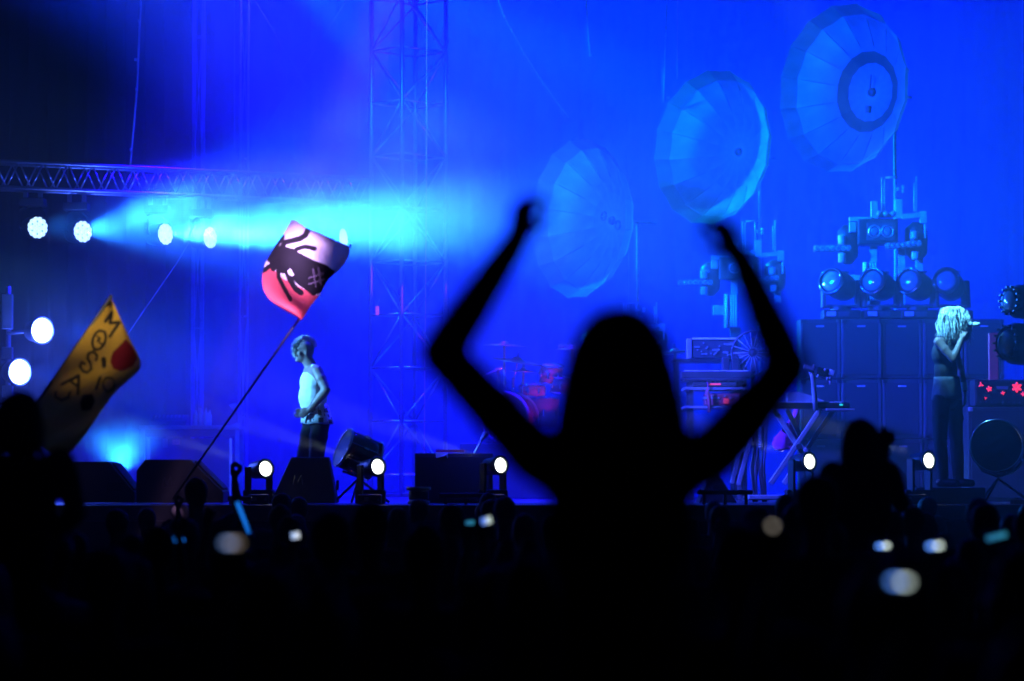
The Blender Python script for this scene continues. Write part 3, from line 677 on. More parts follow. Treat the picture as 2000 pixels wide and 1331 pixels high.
# ================================================================== DRUM KIT on a riser
RZ = 2.34; DY = 36.0
a = P(900, 900, DY); b = P(1330, 900, DY)
struct_r = MB().box(((a.x + b.x) / 2, DY + 0.6, (DECK + RZ) / 2 + 0.003), (b.x - a.x, 2.4, RZ - DECK)).build('drum_riser', DGREY, at=((a.x + b.x) / 2, DY + 0.6, DECK), bevel=0.01)
tag(struct_r, 'dark riser box that the drum kit stands on', 'riser')
CYM = mat('cymbal_bronze', (0.42, 0.30, 0.14), 0.35, 0.9, vary=0.2, scale=12)
t = thing('drum_kit', 'red drum kit with cymbals left of the dark head, on its riser', 'drum kit', P(1040, 866, DY)); t.location.z = RZ; ORG[t.name] = V(t.location)
def drum(name, c, ax, r, h, shell, front=None, nl=8):
    ax = V(ax).normalized(); q = ax.to_track_quat('Z', 'Y'); a = V(c) - ax * h / 2
    s = MB().lathe(a, ax, [(r, 0), (r, h)], 32).build(name, shell, t, True)
    for hh in (-0.01, h + 0.01): MB().ring(a + ax * hh, ax, r * 1.02, 0.012 if r < 0.25 else 0.022, 36, 8).build('hoop', CHROME if r < 0.25 else GREYP, s, True)
    MB().lathe(a + ax * (h + 0.002), ax, [(r * 0.98, 0), (r * 0.98, 0.004)], 32).build('batter_head', mat('drum_skin', (0.5, 0.5, 0.52), 0.5), s)
    if front: MB().lathe(a - ax * 0.006, ax, [(r * 0.98, 0), (r * 0.98, 0.004)], 32).build('front_head', front, s)
    for k in range(nl):
        p = q @ V((math.cos(k * 2 * math.pi / nl) * r * 1.03, math.sin(k * 2 * math.pi / nl) * r * 1.03, 0))
        MB().box(a + p + ax * h * 0.5, (0.025, 0.025, min(0.09, h * 0.6)), q.to_matrix()).build('lug', CHROME, s, bevel=0.005)
    return s
kc = P(995, 817, DY)
kd = drum('bass_drum', kc, (0.28, 0.95, 0), 0.305, 0.42, RED, mat('bass_drum_head', (0.06, 0.06, 0.07), 0.35, vary=0.2))
MB().box(kc + V((-0.14, -0.235, 0.14)), (0.09, 0.01, 0.08), Matrix.Rotation(R(16), 3, 'Z').inverted()).build('head_sticker', BLACK, kd)
drum('rack_tom', P(1077, 731, DY + 0.1), (0.12, -0.2, 0.97), 0.145, 0.20, RED)
drum('rack_tom', P(1100, 752, DY + 0.05), (0.1, -0.15, 0.97), 0.15, 0.17, DGREY)
drum('snare_drum', P(1040, 762, DY + 0.35), (0.05, -0.1, 1), 0.17, 0.12, RED)
drum('floor_tom', P(1062, 806, DY + 0.5), (0.05, -0.05, 1), 0.20, 0.36, RED)
drum('floor_tom', P(1300, 800, DY + 0.4), (-0.05, -0.05, 1), 0.20, 0.36, RED)
def cymbal(px, py, r, tilt, stand_px=None, dy=0.0):
    c = P(px, py, DY + dy); ax = V((tilt[0], tilt[1], 1)).normalized()
    s = MB().lathe(c, ax, [(r, 0), (r * 0.6, 0.018), (r * 0.2, 0.03), (r * 0.17, 0.05), (0.01, 0.066)], 36).build('cymbal', CYM, t, True)
    MB().cyl(c + ax * 0.05, c + ax * 0.12, 0.014, n=8).build('wing_nut', BLACK, s, True)
    sx = P(stand_px, py, DY + dy).x if stand_px else c.x
    if stand_px:
        MB().tube([c, c - ax * 0.06 + V((0, 0, -0.03)), V((sx, c.y, c.z - 0.28))], 0.010, 8).build('boom_arm', CHROME, s, True)
        MB().cyl((sx, c.y, c.z - 0.20), (sx, c.y, RZ + 0.3), 0.014, n=8).build('cymbal_stand', CHROME, s, True)
    else: MB().cyl(c, (sx, c.y, RZ + 0.3), 0.018, n=10).build('cymbal_stand', CHROME, s, True)
    for k in range(3):
        an = k * 2.1 + 0.4; MB().cyl((sx, c.y, RZ + 0.34), (sx + 0.3 * math.cos(an), c.y + 0.3 * math.sin(an), RZ + 0.01), 0.01, n=6).build('stand_leg', CHROME, s, True)
cymbal(985, 676, 0.28, (0.04, -0.02))
cymbal(1010, 707, 0.34, (0.16, -0.10), 1002, 0.1)
cymbal(1118, 684, 0.27, (0.03, -0.02), None, 0.2)
cymbal(1022, 727, 0.18, (0.05, 0.0), None, 0.25)
cymbal(1318, 690, 0.3, (-0.1, 0.03), None, 0.2)
# microphone stands of the kit
for (px, py, bx_, by_, lb) in ((973, 722, 942, 735, 'thin microphone stand with a boom at the left of the drum kit'),):
    c = P(px, py, DY - 0.35); tt = thing('microphone_stand', lb, 'microphone stand', (c.x, c.y, RZ))
    MB().cyl((c.x, c.y, RZ + 0.02), c, 0.016, n=8).build('post', CHROME, tt, True)
    e = P(bx_, by_, DY - 0.35); MB().cyl(c + V((0.05, 0, 0.02)), e, 0.011, n=8).build('boom', GREYP, tt, True)
    for k in range(3): MB().ell(c + V((-0.02 + 0.03 * k, -0.02, 0.01 * k)), (0.018, 0.018, 0.022), n=10, m=6).build('clamp', CHROME, tt, True)
    MB().lathe((c.x, c.y, RZ + 0.004), (0, 0, 1), [(0.14, 0), (0.14, 0.02), (0.02, 0.03)], 18).build('foot', BLACK, tt)

# ================================================================== KEYBOARD RIG right of the girl
KY = 33.0
def kx(px, py, dy=0.0): return P(px, py, KY + dy)
t = thing('keyboard_rack', 'cluttered keyboard and electronics rack right of the dark head', 'rack', (kx(1395, 900).x, KY, DECK))
a = kx(1345, 800); b = kx(1448, 742)
for px in (1350, 1444):
    for dy in (0.0, 0.5): MB().box((kx(px, 900).x, KY + dy, (DECK + kx(px, 742).z) / 2), (0.05, 0.05, kx(px, 742).z - DECK - 0.01)).build('upright', DGREY, t, bevel=0.006)
for py in (742, 760, 796, 880): MB().box((kx(1397, 900).x, KY + 0.25, kx(1397, py).z), (0.72, 0.66, 0.03)).build('shelf', GREYP if py != 742 else DGREY, t, bevel=0.006)
o = thing('synthesizer', 'flat keyboard on the upper shelf of the electronics rack', 'keyboard', kx(1397, 738))
z = kx(1397, 742).z + 0.018
MB().box((kx(1400, 700).x, KY + 0.18, z + 0.04), (0.82, 0.34, 0.08)).build('case', DGREY, o, bevel=0.01)
for k in range(22): MB().box((kx(1400, 700).x - 0.36 + k * 0.034, KY + 0.08, z + 0.087), (0.03, 0.13, 0.012)).build('key', mat('ivory_key', (0.6, 0.6, 0.58), 0.4), o)
# red boxes and papers stacked on the shelves
LIT = mat('red_lamp_lit', (0.6, 0.1, 0.1), 0.4, emit=(1.0, 0.05, 0.09), strength=1.0)
LITD = mat('red_panel', (0.55, 0.06, 0.10), 0.5)
zz = kx(1397, 796).z + 0.017
o = thing('effects_box', 'red electronics box on the middle shelf of the rack', 'electronics', (kx(1412, 790).x, KY + 0.1, zz))
MB().box((kx(1412, 790).x, KY + 0.12, zz + 0.075), (0.42, 0.3, 0.14)).build('case', LITD, o, bevel=0.012)
for k in range(6): MB().ell((kx(1380, 790).x + k * 0.07, KY - 0.035, zz + 0.09 + 0.02 * (k % 2)), (0.015, 0.015, 0.015), n=10, m=6).build('knob', GREYP, o, True)
MB().box((kx(1418, 790).x, KY - 0.034, zz + 0.055), (0.06, 0.008, 0.06)).build('lit_panel', LIT, o)
MB().box((kx(1387, 790).x, KY - 0.034, zz + 0.09), (0.16, 0.008, 0.02)).build('label_strip', GREYP, o)
zz = kx(1397, 760).z + 0.017
o = thing('lit_mixer', 'small mixer with a glowing red strip under the keyboard', 'mixer', (kx(1395, 755).x, KY, zz))
MB().box((kx(1395, 755).x, KY + 0.05, zz + 0.03), (0.5, 0.25, 0.05)).build('case', DGREY, o, bevel=0.01)
MB().box((kx(1395, 755).x, KY - 0.077, zz + 0.035), (0.14, 0.01, 0.02)).build('lit_strip', LIT, o)
for k in range(7): MB().cyl((kx(1372, 755).x + 0.05 * k, KY + 0.03, zz + 0.055), (kx(1372, 755).x + 0.05 * k, KY + 0.03, zz + 0.08), 0.012, n=8).build('knob', GREYP, o)
# upright red cable hanging at the rack
c = kx(1384, 742); o = MB().tube([kx(1384, 748, -0.1), kx(1381, 765, -0.12), kx(1386, 785, -0.1), kx(1385, 806, -0.09)], 0.022, 8).build('hanging_strap', LITD, None, True, at=kx(1384, 806, -0.1)); tag(o, 'red strap hanging down the front of the electronics rack', 'strap')
# modular case on top
c = kx(1392, 700, 0.5); o = thing('synthesizer_case', 'upright synthesizer case with a bright top edge, full of knobs', 'synthesizer', (c.x, KY + 0.45, c.z))
a = kx(1352, 700, 0.45); b = kx(1441, 660, 0.45); W = b.x - a.x; Hh = b.z - a.z
MB().box(((a.x + b.x) / 2, a.y + 0.1, (a.z + b.z) / 2), (W, 0.2, Hh)).build('case', DGREY, o, bevel=0.01)
MB().box(((a.x + b.x) / 2, a.y - 0.006, b.z - 0.01), (W, 0.03, 0.022)).build('top_edge', mat('bright_edge', (0.7, 0.75, 0.75), 0.4), o)
MB().box((a.x - 0.035, a.y + 0.06, (a.z + b.z) / 2 - 0.01), (0.06, 0.16, Hh)).build('side_cheek', GREYP, o, bevel=0.01)
rnd = random.Random(4)
for k in range(26):
    p = V((a.x + 0.03 + (W - 0.06) * rnd.random(), a.y - 0.008, a.z + 0.03 + (Hh - 0.08) * rnd.random()))
    if k % 4: MB().cyl(p, p + V((0, -0.02, 0)), 0.009, n=8).build('knob', GREYP, o)
    else: MB().box(p, (0.07, 0.012, 0.025)).build('display', mat('panel_display', (0.2, 0.24, 0.26), 0.3), o, bevel=0.003)
for (x0, x1) in ((1410, 1424), (1428, 1443)):
    c0 = kx((x0 + x1) / 2, 720, 0.25); q = MB().box((c0.x, c0.y, c0.z), ((x1 - x0) * M_PX(KY), 0.16, 0.26)).build('electronics_box', DGREY, None, bevel=0.012, at=(c0.x, c0.y, c0.z - 0.13))
    tag(q, '%s of two upright dark boxes standing behind the keyboard' % ('left' if x0 < 1420 else 'right'), 'electronics', 'upright boxes behind the keyboard')
# table below that case so it does not hover
tt = thing('rear_table', 'dark table behind the electronics rack', 'table', (kx(1395, 900).x, KY + 0.75, DECK))
MB().box((kx(1395, 900).x, KY + 0.72, kx(1395, 701, 0.45).z - 0.02), (0.9, 0.6, 0.03)).build('top', BLACK, tt)
for sx in (-0.4, 0.4):
    for sy in (0.5, 0.95): MB().box((kx(1395, 900).x + sx, KY + sy, (DECK + kx(1395, 701, 0.45).z - 0.04) / 2), (0.04, 0.04, kx(1395, 701, 0.45).z - 0.04 - DECK)).build('leg', BLACK, tt)
# round fan behind
c = kx(1472, 690, 0.2); o = thing('round_fan', 'dark round cage fan half hidden by the raised right arm', 'fan', (c.x, c.y, DECK))
MB().ring(c, (-0.3, -1, 0.1), 0.26, 0.014, 40, 8).build('cage_rim', DGREY, o, True)
mb = MB(); q = V((-0.3, -1, 0.1)).to_track_quat('Z', 'Y')
for k in range(18):
    an = k * 2 * math.pi / 18; mb.cyl(c + q @ V((0.05 * math.cos(an), 0.05 * math.sin(an), 0.05)), c + q @ V((0.255 * math.cos(an), 0.255 * math.sin(an), 0)), 0.005, n=6)
mb.build('cage_wires', GREYP, o, True)
for k in range(4):
    an = k * math.pi / 2; mb = MB().ell(c + q @ V((0.12 * math.cos(an), 0.12 * math.sin(an), -0.02)), (0.085, 0.05, 0.012), (q @ Quaternion((0, 0, 1), an) @ Quaternion((1, 0, 0), 0.4)).to_matrix()); mb.build('blade', DGREY, o, True)
MB().lathe(c - V((-0.3, -1, 0.1)) * 0.12, (-0.3, -1, 0.1), [(0.06, 0), (0.07, 0.1), (0.05, 0.15)], 18).build('motor', BLACK, o, True)
MB().cyl((c.x, c.y + 0.08, DECK + 0.02), (c.x, c.y + 0.08, c.z), 0.022, n=10).build('post', BLACK, o, True)
MB().lathe((c.x, c.y + 0.08, DECK + 0.003), (0, 0, 1), [(0.22, 0), (0.22, 0.03), (0.03, 0.05)], 20).build('foot', BLACK, o)

# crossed stand with the second keyboard
XY = 29.6
def xk(px, py, dy=0.0): return P(px, py, XY + dy)
STEEL = mat('pale_steel', (0.40, 0.41, 0.43), 0.45, 0.3, vary=0.25)
t = thing('keyboard_stand', 'crossed double-tube keyboard stand in pale steel', 'stand', (xk(1560, 900).x, XY, DECK))
for dy, dxp in ((0.0, 0), (0.32, 26)):
    MB().box((xk(1503 + dxp, 0).x, XY + dy, 0), (0, 0, 0))
    for (p0, p1) in (((1505 + dxp, 945), (1602 + dxp, 800)), ((1512 + dxp, 800), (1580 + dxp * 0.4, 905))):
        A = xk(*p0, dy); B = xk(*p1, dy); d = B - A; m = (A + B) / 2
        an = math.atan2(d.x, d.z); MB().box(m + V((0, 0.0 if p0[1] > 900 else 0.045, 0)), (0.052, 0.035, d.length), Matrix.Rotation(an, 3, 'Y')).build('tube', STEEL, t, bevel=0.008)
A = xk(1470, 948); B = xk(1545, 946)
MB().box(((A.x + B.x) / 2, XY + 0.15, DECK + 0.06), (B.x - A.x + 0.1, 0.42, 0.05)).build('foot_bar', STEEL, t, bevel=0.012)
MB().box((xk(1640, 797).x, XY + 0.1, xk(1640, 797).z - 0.02), (0.30, 0.34, 0.025)).build('support_arm', STEEL, t, bevel=0.006)
MB().lathe(xk(1560, 873, -0.04), (0, -1, 0), [(0.03, 0), (0.03, 0.03)], 14).build('pivot', DGREY, t)
for (p0, p1) in (((1430, 945), (1448, 872)), ((1442, 948), (1466, 860))):
    A = xk(*p0, 0.4); B = xk(*p1, 0.4); A.z = max(A.z, DECK + 0.02); d = B - A; MB().box((A + B) / 2, (0.05, 0.035, d.length), Matrix.Rotation(math.atan2(d.x, d.z), 3, 'Y')).build('tube', STEEL, t, bevel=0.008)
# keyboard on it
o = thing('stage_keyboard', 'long black keyboard lying on the crossed stand', 'keyboard', xk(1560, 795)); zt = xk(1560, 799).z
A = xk(1475, 795); B = xk(1660, 795)
MB().box(((A.x + B.x) / 2, XY + 0.15, zt + 0.035), (B.x - A.x, 0.36, 0.06)).build('case', BLACK, o, bevel=0.012)
for k in range(26): MB().box((A.x + 0.06 + k * 0.033, XY + 0.04, zt + 0.07), (0.029, 0.13, 0.012)).build('key', MATS['ivory_key'], o)
MB().ell(xk(1643, 791, -0.05), (0.022, 0.02, 0.012), n=10, m=6).build('pilot_light', mat('green_led', (0.1, 0.5, 0.4), 0.3, emit=(0.02, 0.75, 0.6), strength=0.9), o)
# grey box with slanted top on the keyboard
A = xk(1540, 790); B = xk(1612, 790); o = MB().poly([(A.x, XY + 0.1, zt + 0.068), (B.x, XY + 0.1, zt + 0.068), (B.x, XY + 0.1, zt + 0.09), (A.x + 0.13, XY + 0.1, zt + 0.18), (A.x, XY + 0.1, zt + 0.18)], 0.22, (0, 1, 0)).build('slanted_box', PALEP, None, bevel=0.008, at=((A.x + B.x) / 2, XY + 0.2, zt + 0.066)); tag(o, 'pale slant-topped box on top of the long black keyboard', 'electronics')
# upright with a device on top
o = thing('device_stand', 'pale bent post carrying a small cluttered device above the keyboard', 'device stand', xk(1592, 797)); 
MB().tube([V((xk(1592, 797).x, XY - 0.06, zt - 0.02)), V((xk(1590, 780).x, XY - 0.06, xk(1590, 780).z)), xk(1588, 738, -0.06), xk(1582, 722, -0.06)], 0.026, 10).build('post', STEEL, o, True)
MB().box(xk(1580, 719, -0.06), (0.11, 0.1, 0.05), Matrix.Rotation(R(15), 3, 'Y')).build('bracket', GREYP, o, bevel=0.01)
MB().box(xk(1607, 728, -0.06), (0.13, 0.12, 0.09), Matrix.Rotation(R(18), 3, 'Y')).build('device', BLACK, o, bevel=0.015)
MB().box(xk(1624, 728, -0.1), (0.055, 0.05, 0.06), Matrix.Rotation(R(18), 3, 'Y')).build('screen', mat('pale_screen', (0.5, 0.6, 0.62), 0.4), o, bevel=0.006)
for (px, py) in ((1612, 723), (1598, 735), (1616, 740), (1622, 748), (1590, 715)): MB().ell(xk(px, py, -0.13), (0.016, 0.014, 0.02), n=10, m=6).build('knob', GREYP, o, True)
MB().cyl(xk(1620, 736, -0.1), xk(1622, 752, -0.1), 0.014, n=8).build('plug', GREYP, o, True)
# magenta cloth hanging behind the stand
vs = []; fs = []
out = [(1552, 797, 1562, 797), (1545, 815, 1562, 815), (1528, 838, 1562, 832), (1513, 855, 1561, 850), (1508, 868, 1560, 866), (1514, 876, 1556, 874), (1526, 879, 1546, 879)]
for i, (x0_, y0_, x1_, y1_) in enumerate(out):
    for k in range(7):
        u = k / 6; vs.append(xk(x0_ + (x1_ - x0_) * u, y0_ + (y1_ - y0_) * u, 0.46 + 0.02 * math.sin(u * 9 + i * 0.4)))
for i in range(len(out) - 1):
    for k in range(6): a = i * 7 + k; fs.append((a, a + 1, a + 8, a + 7))
MAG = mat('magenta_cloth', (0.65, 0.03, 0.42), 0.8, vary=0.2)
o = MB().add(vs, fs).build('hanging_bag', MAG, None, True, at=xk(1540, 879, 0.46)); tag(o, 'magenta cloth bag hanging behind the crossed stand', 'bag')
s_ = o.modifiers.new('thick', 'SOLIDIFY'); s_.thickness = 0.02
# bag hook plate behind the cloth
# bundle of black cables and a ribbed hose hanging from the keyboard
rnd = random.Random(8)
for k in range(9):
    x = 1470 + k * 3.2; o = MB().tube([xk(x + rnd.uniform(-4, 4), 800 + 3, 0.25), xk(x + rnd.uniform(-6, 6), 860, 0.27), xk(x + rnd.uniform(-6, 6), 915, 0.25), V((xk(x + rnd.uniform(-5, 9), 950, 0.2).x, XY + 0.2, DECK + 0.012))], 0.011, 6).build('hanging_cable', DGREY, None, True, at=xk(x, 800, 0.25))
    tag(o, 'dark cable of the bundle hanging below the keyboard', 'cable', 'cables hanging below the keyboard')
mb = MB(); pts = [xk(1487, 835 + 5.5 * i, 0.05) for i in range(8)]
for i, p in enumerate(pts): mb.ring(p, (0.15, 0, 1), 0.022, 0.011, 14, 6)
mb.cyl(pts[0] + V((0, 0, 0.16)), pts[-1] - V((0, 0, 0.03)), 0.018, n=10)
o = mb.build('ribbed_hose', STEEL, None, True, at=pts[-1]); tag(o, 'pale ribbed hose hanging beside the cable bundle', 'hose')

# ================================================================== BASS AMPLIFIER at the right edge
AY = 31.5
def ap(px, py, dy=0.0): return P(px, py, AY + dy)
a = ap(1903, 794); b = ap(2030, 742)
t = thing('amplifier_head', 'amplifier head with glowing red marks at the right edge', 'amplifier', ((a.x + b.x) / 2, AY, a.z))
MB().box(((a.x + b.x) / 2, AY + 0.16, (a.z + b.z) / 2), (b.x - a.x, 0.32, b.z - a.z)).build('case', TOLEX, t, bevel=0.015)
MB().box(((a.x + b.x) / 2, AY - 0.004, (a.z + b.z) / 2), (b.x - a.x - 0.05, 0.014, b.z - a.z - 0.05)).build('front_panel', BLACK, t, bevel=0.004)
MB().box(ap(1958, 758, -0.012), (0.13, 0.012, 0.035)).build('nameplate', mat('worn_plate', (0.16, 0.17, 0.19), 0.4), t, bevel=0.004)
REDL = mat('red_mark_lit', (0.6, 0.05, 0.05), 0.4, emit=(1.0, 0.03, 0.06), strength=1.5)
for (px, py, s, pet) in ((1916, 752, 0.034, 3), (1932, 760, 0.036, 5), (1986, 757, 0.062, 6), (1959, 768, 0.026, 4), (1925, 778, 0.018, 3), (1998, 770, 0.028, 4), (2012, 750, 0.04, 5)):
    mb = MB(); c = ap(px, py, -0.012)
    for k in range(pet):
        an = k * 2 * math.pi / pet + px; mb.ell(c + V((math.cos(an) * s * 0.5, 0, math.sin(an) * s * 0.5)), (s * 0.48, 0.006, s * 0.26), Matrix.Rotation(-an, 3, 'Y'), 10, 6)
    mb.build('lit_mark', REDL, t, True)
for k in range(9): MB().cyl(ap(1915 + k * 11, 786, -0.004), ap(1915 + k * 11, 786, -0.03), 0.011, n=10).build('knob', DGREY, t)
z1 = a.z - 0.004
t = thing('bass_cabinet', 'tall bass speaker cabinet under the amplifier at the right edge', 'speaker cabinet', ((a.x + b.x) / 2, AY, DECK))
x0 = ap(1890, 900).x; x1 = ap(2040, 900).x
MB().box(((x0 + x1) / 2, AY + 0.2, (DECK + z1) / 2), (x1 - x0, 0.44, z1 - DECK - 0.006)).build('cabinet', TOLEX, t, bevel=0.015)
MB().box(((x0 + x1) / 2, AY - 0.026, (DECK + z1) / 2), (x1 - x0 - 0.08, 0.02, z1 - DECK - 0.08)).build('grille', GRILLE, t, bevel=0.004)
for px in (1896, 2030): MB().box(ap(px, 800, -0.03), (0.05, 0.03, 0.05)).build('corner', GREYP, t, bevel=0.008)
# red column behind the amplifier
c = P(1940, 690, 33.0); t = thing('red_column', 'red panel rising behind the amplifier', 'panel', (c.x, c.y, DECK))
MB().box((c.x, c.y, (DECK + P(1940, 650, 33).z) / 2), (0.11, 0.08, P(1940, 650, 33).z - DECK - 0.01)).build('column', mat('red_panel_paint', (0.5, 0.03, 0.06), 0.6), t, bevel=0.01)
MB().box((c.x, c.y, DECK + 0.012), (0.4, 0.4, 0.02)).build('foot', BLACK, t)
# dark lamp bodies hanging at the right edge
for (px, py, r, lb) in ((1995, 590, 0.17, 'upper dark lamp housing hanging at the right edge'), (1988, 672, 0.21, 'lower dark lamp housing hanging at the right edge')):
    c = P(px, py, 28.6); t = thing('hanging_lamp', lb, 'stage light', c, 'unlit lamps hanging at the right edge')
    d = V((-0.85, -0.5, 0.05)).normalized()
    MB().lathe(c - d * 0.05, d, [(r * 0.7, -0.28), (r, -0.2), (r, 0.10), (r * 0.82, 0.16), (r * 0.8, 0.20)], 28).build('housing', BLACK, t, True)
    for k in range(14):
        an = k * 2 * math.pi / 14; q = d.to_track_quat('Z', 'Y'); MB().box(c + d * 0.155 + q @ V((r * 0.82 * math.cos(an), r * 0.82 * math.sin(an), 0)), (0.02, 0.02, 0.05), q.to_matrix()).build('cooling_fin', DGREY, t)
    MB().lathe(c + d * 0.148, d, [(r * 0.7, 0), (r * 0.5, 0.03), (0.02, 0.04)], 24).build('lens', LENSG, t, True)
    MB().tube([c + V((0.18, 0.05, -0.10)), c + V((0.30, 0.05, 0)), c + V((0.30, 0.05, 0.24))], 0.02, 8).build('yoke', BLACK, t, True)
c0 = P(1988, 672, 28.6)
o = thing('lamp_boom', 'dark upright boom holding the two unlit lamps at the right edge', 'stand', (c0.x + 0.32, c0.y + 0.05, DECK))
MB().cyl((c0.x + 0.32, c0.y + 0.05, DECK + 0.05), (c0.x + 0.32, c0.y + 0.05, P(0, 500, 28.6).z), 0.028, n=10).build('post', BLACK, o, True)
MB().lathe((c0.x + 0.32, c0.y + 0.05, DECK + 0.003), (0, 0, 1), [(0.4, 0), (0.4, 0.04), (0.05, 0.06)], 20).build('foot', BLACK, o)

# ================================================================== BACK LEFT TABLE with bottles and gear
BY = 39.5
def bp(px, py, dy=0.0): return P(px, py, BY + dy)
t = thing('work_table', 'dim equipment table at the back left of the stage', 'table', (bp(370, 900).x, BY, DECK))
a = bp(272, 832); b = bp(468, 832)
MB().box(((a.x + b.x) / 2, BY + 0.35, a.z - 0.02), (b.x - a.x, 0.75, 0.05)).build('top', GREYP, t, bevel=0.006)
MB().box(((a.x + b.x) / 2, BY + 0.37, a.z - 0.10), (b.x - a.x - 0.06, 0.68, 0.10)).build('apron', DGREY, t, bevel=0.006)
for px in (278, 463):
    for dy in (0.05, 0.65): MB().box((bp(px, 900).x, BY + dy, (DECK + a.z - 0.05) / 2), (0.06, 0.06, a.z - 0.055 - DECK)).build('leg', GREYP, t, bevel=0.006)
zt = a.z + 0.006
for i, (px, h) in enumerate(((382, 0.24), (392, 0.27), (402, 0.25), (409, 0.22))):
    c = bp(px, 830, 0.15 + 0.04 * (i % 2)); o = thing('water_bottle', '%s clear water bottle of the row on the back table' % ('leftmost', 'second', 'third', 'rightmost')[i], 'bottle', (c.x, c.y, zt), 'water bottles on the back table')
    MB().lathe((c.x, c.y, zt), (0, 0, 1), [(0.03, 0), (0.034, 0.01), (0.034, h * 0.62), (0.016, h * 0.85), (0.014, h * 0.9)], 14).build('bottle_body', mat('bottle_plastic', (0.45, 0.5, 0.55), 0.15, vary=0.1), o, True)
    MB().cyl((c.x, c.y, zt + h * 0.9), (c.x, c.y, zt + h), 0.017, n=10).build('cap', GREYP, o)
c = bp(335, 820, 0.3); o = thing('mixing_console', 'low dim mixing console on the back table', 'mixer', (c.x, c.y, zt))
MB().poly([(c.x - 0.28, BY + 0.1, zt + 0.005), (c.x - 0.28, BY + 0.55, zt + 0.005), (c.x - 0.28, BY + 0.55, zt + 0.16), (c.x - 0.28, BY + 0.1, zt + 0.06)], 0.5, (1, 0, 0)).build('case', DGREY, o, bevel=0.01)
for k in range(8): MB().box((c.x - 0.22 + k * 0.055, BY + 0.3, zt + 0.13), (0.012, 0.14, 0.02), Matrix.Rotation(R(12), 3, 'X')).build('fader', GREYP, o)
c = bp(344, 864); o = MB().box((c.x, BY + 0.02, c.z), (0.11, 0.01, 0.075)).build('pink_note', mat('pink_paper', (0.85, 0.15, 0.25), 0.7, emit=(0.9, 0.1, 0.3), strength=0.0), None, at=(c.x, BY, c.z)); tag(o, 'small pink note stuck on the flight case under the back table', 'note')
a = bp(290, 960); b = bp(450, 850)
o = thing('flight_case', 'dark flight case under the back table, with a pink note', 'flight case', ((a.x + b.x) / 2, BY + 0.4, DECK))
MB().box(((a.x + b.x) / 2, BY + 0.36, (DECK + b.z - 0.04) / 2), (b.x - a.x, 0.64, b.z - DECK - 0.05)).build('case', DGREY, o, bevel=0.01)
for px in (290, 450): MB().box((bp(px, 900).x, BY + 0.036, (DECK + b.z - 0.04) / 2), (0.035, 0.02, b.z - DECK - 0.06)).build('corner_strip', ALU, o)
MB().box((bp(322, 866).x, BY + 0.032, bp(322, 866).z), (0.07, 0.012, 0.12)).build('latch', GREYP, o, bevel=0.004)
# bent pale lamp arm at the right end of the table
c = bp(470, 830, 0.2); o = thing('desk_lamp', 'bent pale desk lamp at the right end of the back table', 'lamp', (c.x, c.y, zt))
MB().lathe((c.x - 0.06, c.y, zt), (0, 0, 1), [(0.07, 0), (0.07, 0.02), (0.015, 0.03)], 16).build('foot', GREYP, o)
MB().tube([(c.x - 0.06, c.y, zt + 0.02), (c.x + 0.02, c.y, zt + 0.1), (c.x + 0.06, c.y, zt + 0.16), (c.x - 0.02, c.y, zt + 0.27), (c.x - 0.06, c.y, zt + 0.30)], 0.014, 8).build('arm', GREYP, o, True)
MB().lathe((c.x - 0.06, c.y, zt + 0.30), (-0.6, 0, -0.5), [(0.015, 0), (0.03, 0.03), (0.06, 0.09)], 16).build('lamp_shade', GREYP, o, True)
# small red tag hanging at the tower, its red glow put in by emission
c = P(737, 607, 38.0); o = thing('warning_tag', 'tiny red tag hanging beside the cyan-lit tower', 'tag', c)
MB().box(c, (0.045, 0.012, 0.12)).build('plate', mat('self_lit_red_plastic', (0.8, 0.06, 0.05), 0.5, emit=(1.0, 0.1, 0.08), strength=0.45), o, bevel=0.004)
MB().tube([c + V((0.0, 0, 0.06)), c + V((0.012, 0, 0.11)), c + V((0.02, 0.25, 0.16))], 0.005, 6).build('tie', GREYP, o)

# ================================================================== HANGING ROPES AND CABLES
def rope(label, pts, Y, r, m, clamps=()):
    w_ = [P(x, y, Y) for x, y in pts]
    # smooth the line
    sm = []
    for i in range(len(w_) - 1):
        for k in range(6): sm.append(w_[i].lerp(w_[i + 1], k / 6))
    sm.append(w_[-1])
    t = thing('hanging_cable', label, 'cable', w_[-1])
    MB().tube(sm, r, 6).build('cable', m, t, True)
    for (x, y) in clamps: MB().box(P(x, y, Y - 0.02), (0.035, 0.03, 0.035)).build('clamp', PALEP, t, bevel=0.004)
REDLITR = mat('rope_painted_redlit', (0.85, 0.25, 0.45), 0.7, vary=0.1)  # red light falling on the rope is put into its colour
ROPE = mat('grey_rope', (0.28, 0.28, 0.32), 0.6)
rope('dark cable with clips dropping onto the left truss', [(277, -40), (272, 70), (268, 170), (261, 250), (254, 330)], 35.0, 0.014, ROPE, [(272, 41), (265, 117), (267, 175), (256, 293)])
rope('long rope coloured as if red-lit, hanging straight down through the cyan haze', [(834, -40), (833, 300), (831, 600), (828, 950)], 34.5, 0.008, REDLITR)
rope('curved cable sagging down towards the lowest dish', [(960, -40), (985, 32), (1025, 106), (1063, 165), (1110, 230)], 40.0, 0.012, ROPE, [(986, 33), (1024, 106), (1063, 165)])
rope('short straight cable hanging between the tower and the middle dish', [(1143, -40), (1147, 40), (1153, 110)], 40.0, 0.012, ROPE, [(1145, 12), (1153, 108)])
rope('thin cable hanging above the middle dish', [(1304, -40), (1300, 70), (1296, 200)], 40.0, 0.011, ROPE, [(1300, 69), (1305, 191)])
rope('thin reddish rope hanging just left of the middle dish top', [(1324, -40), (1323, 60), (1323, 155)], 39.6, 0.006, REDLITR)
rope('thin wire hanging below the lowest dish', [(1228, 470), (1228, 520), (1228, 960)], 38.6, 0.007, ROPE)
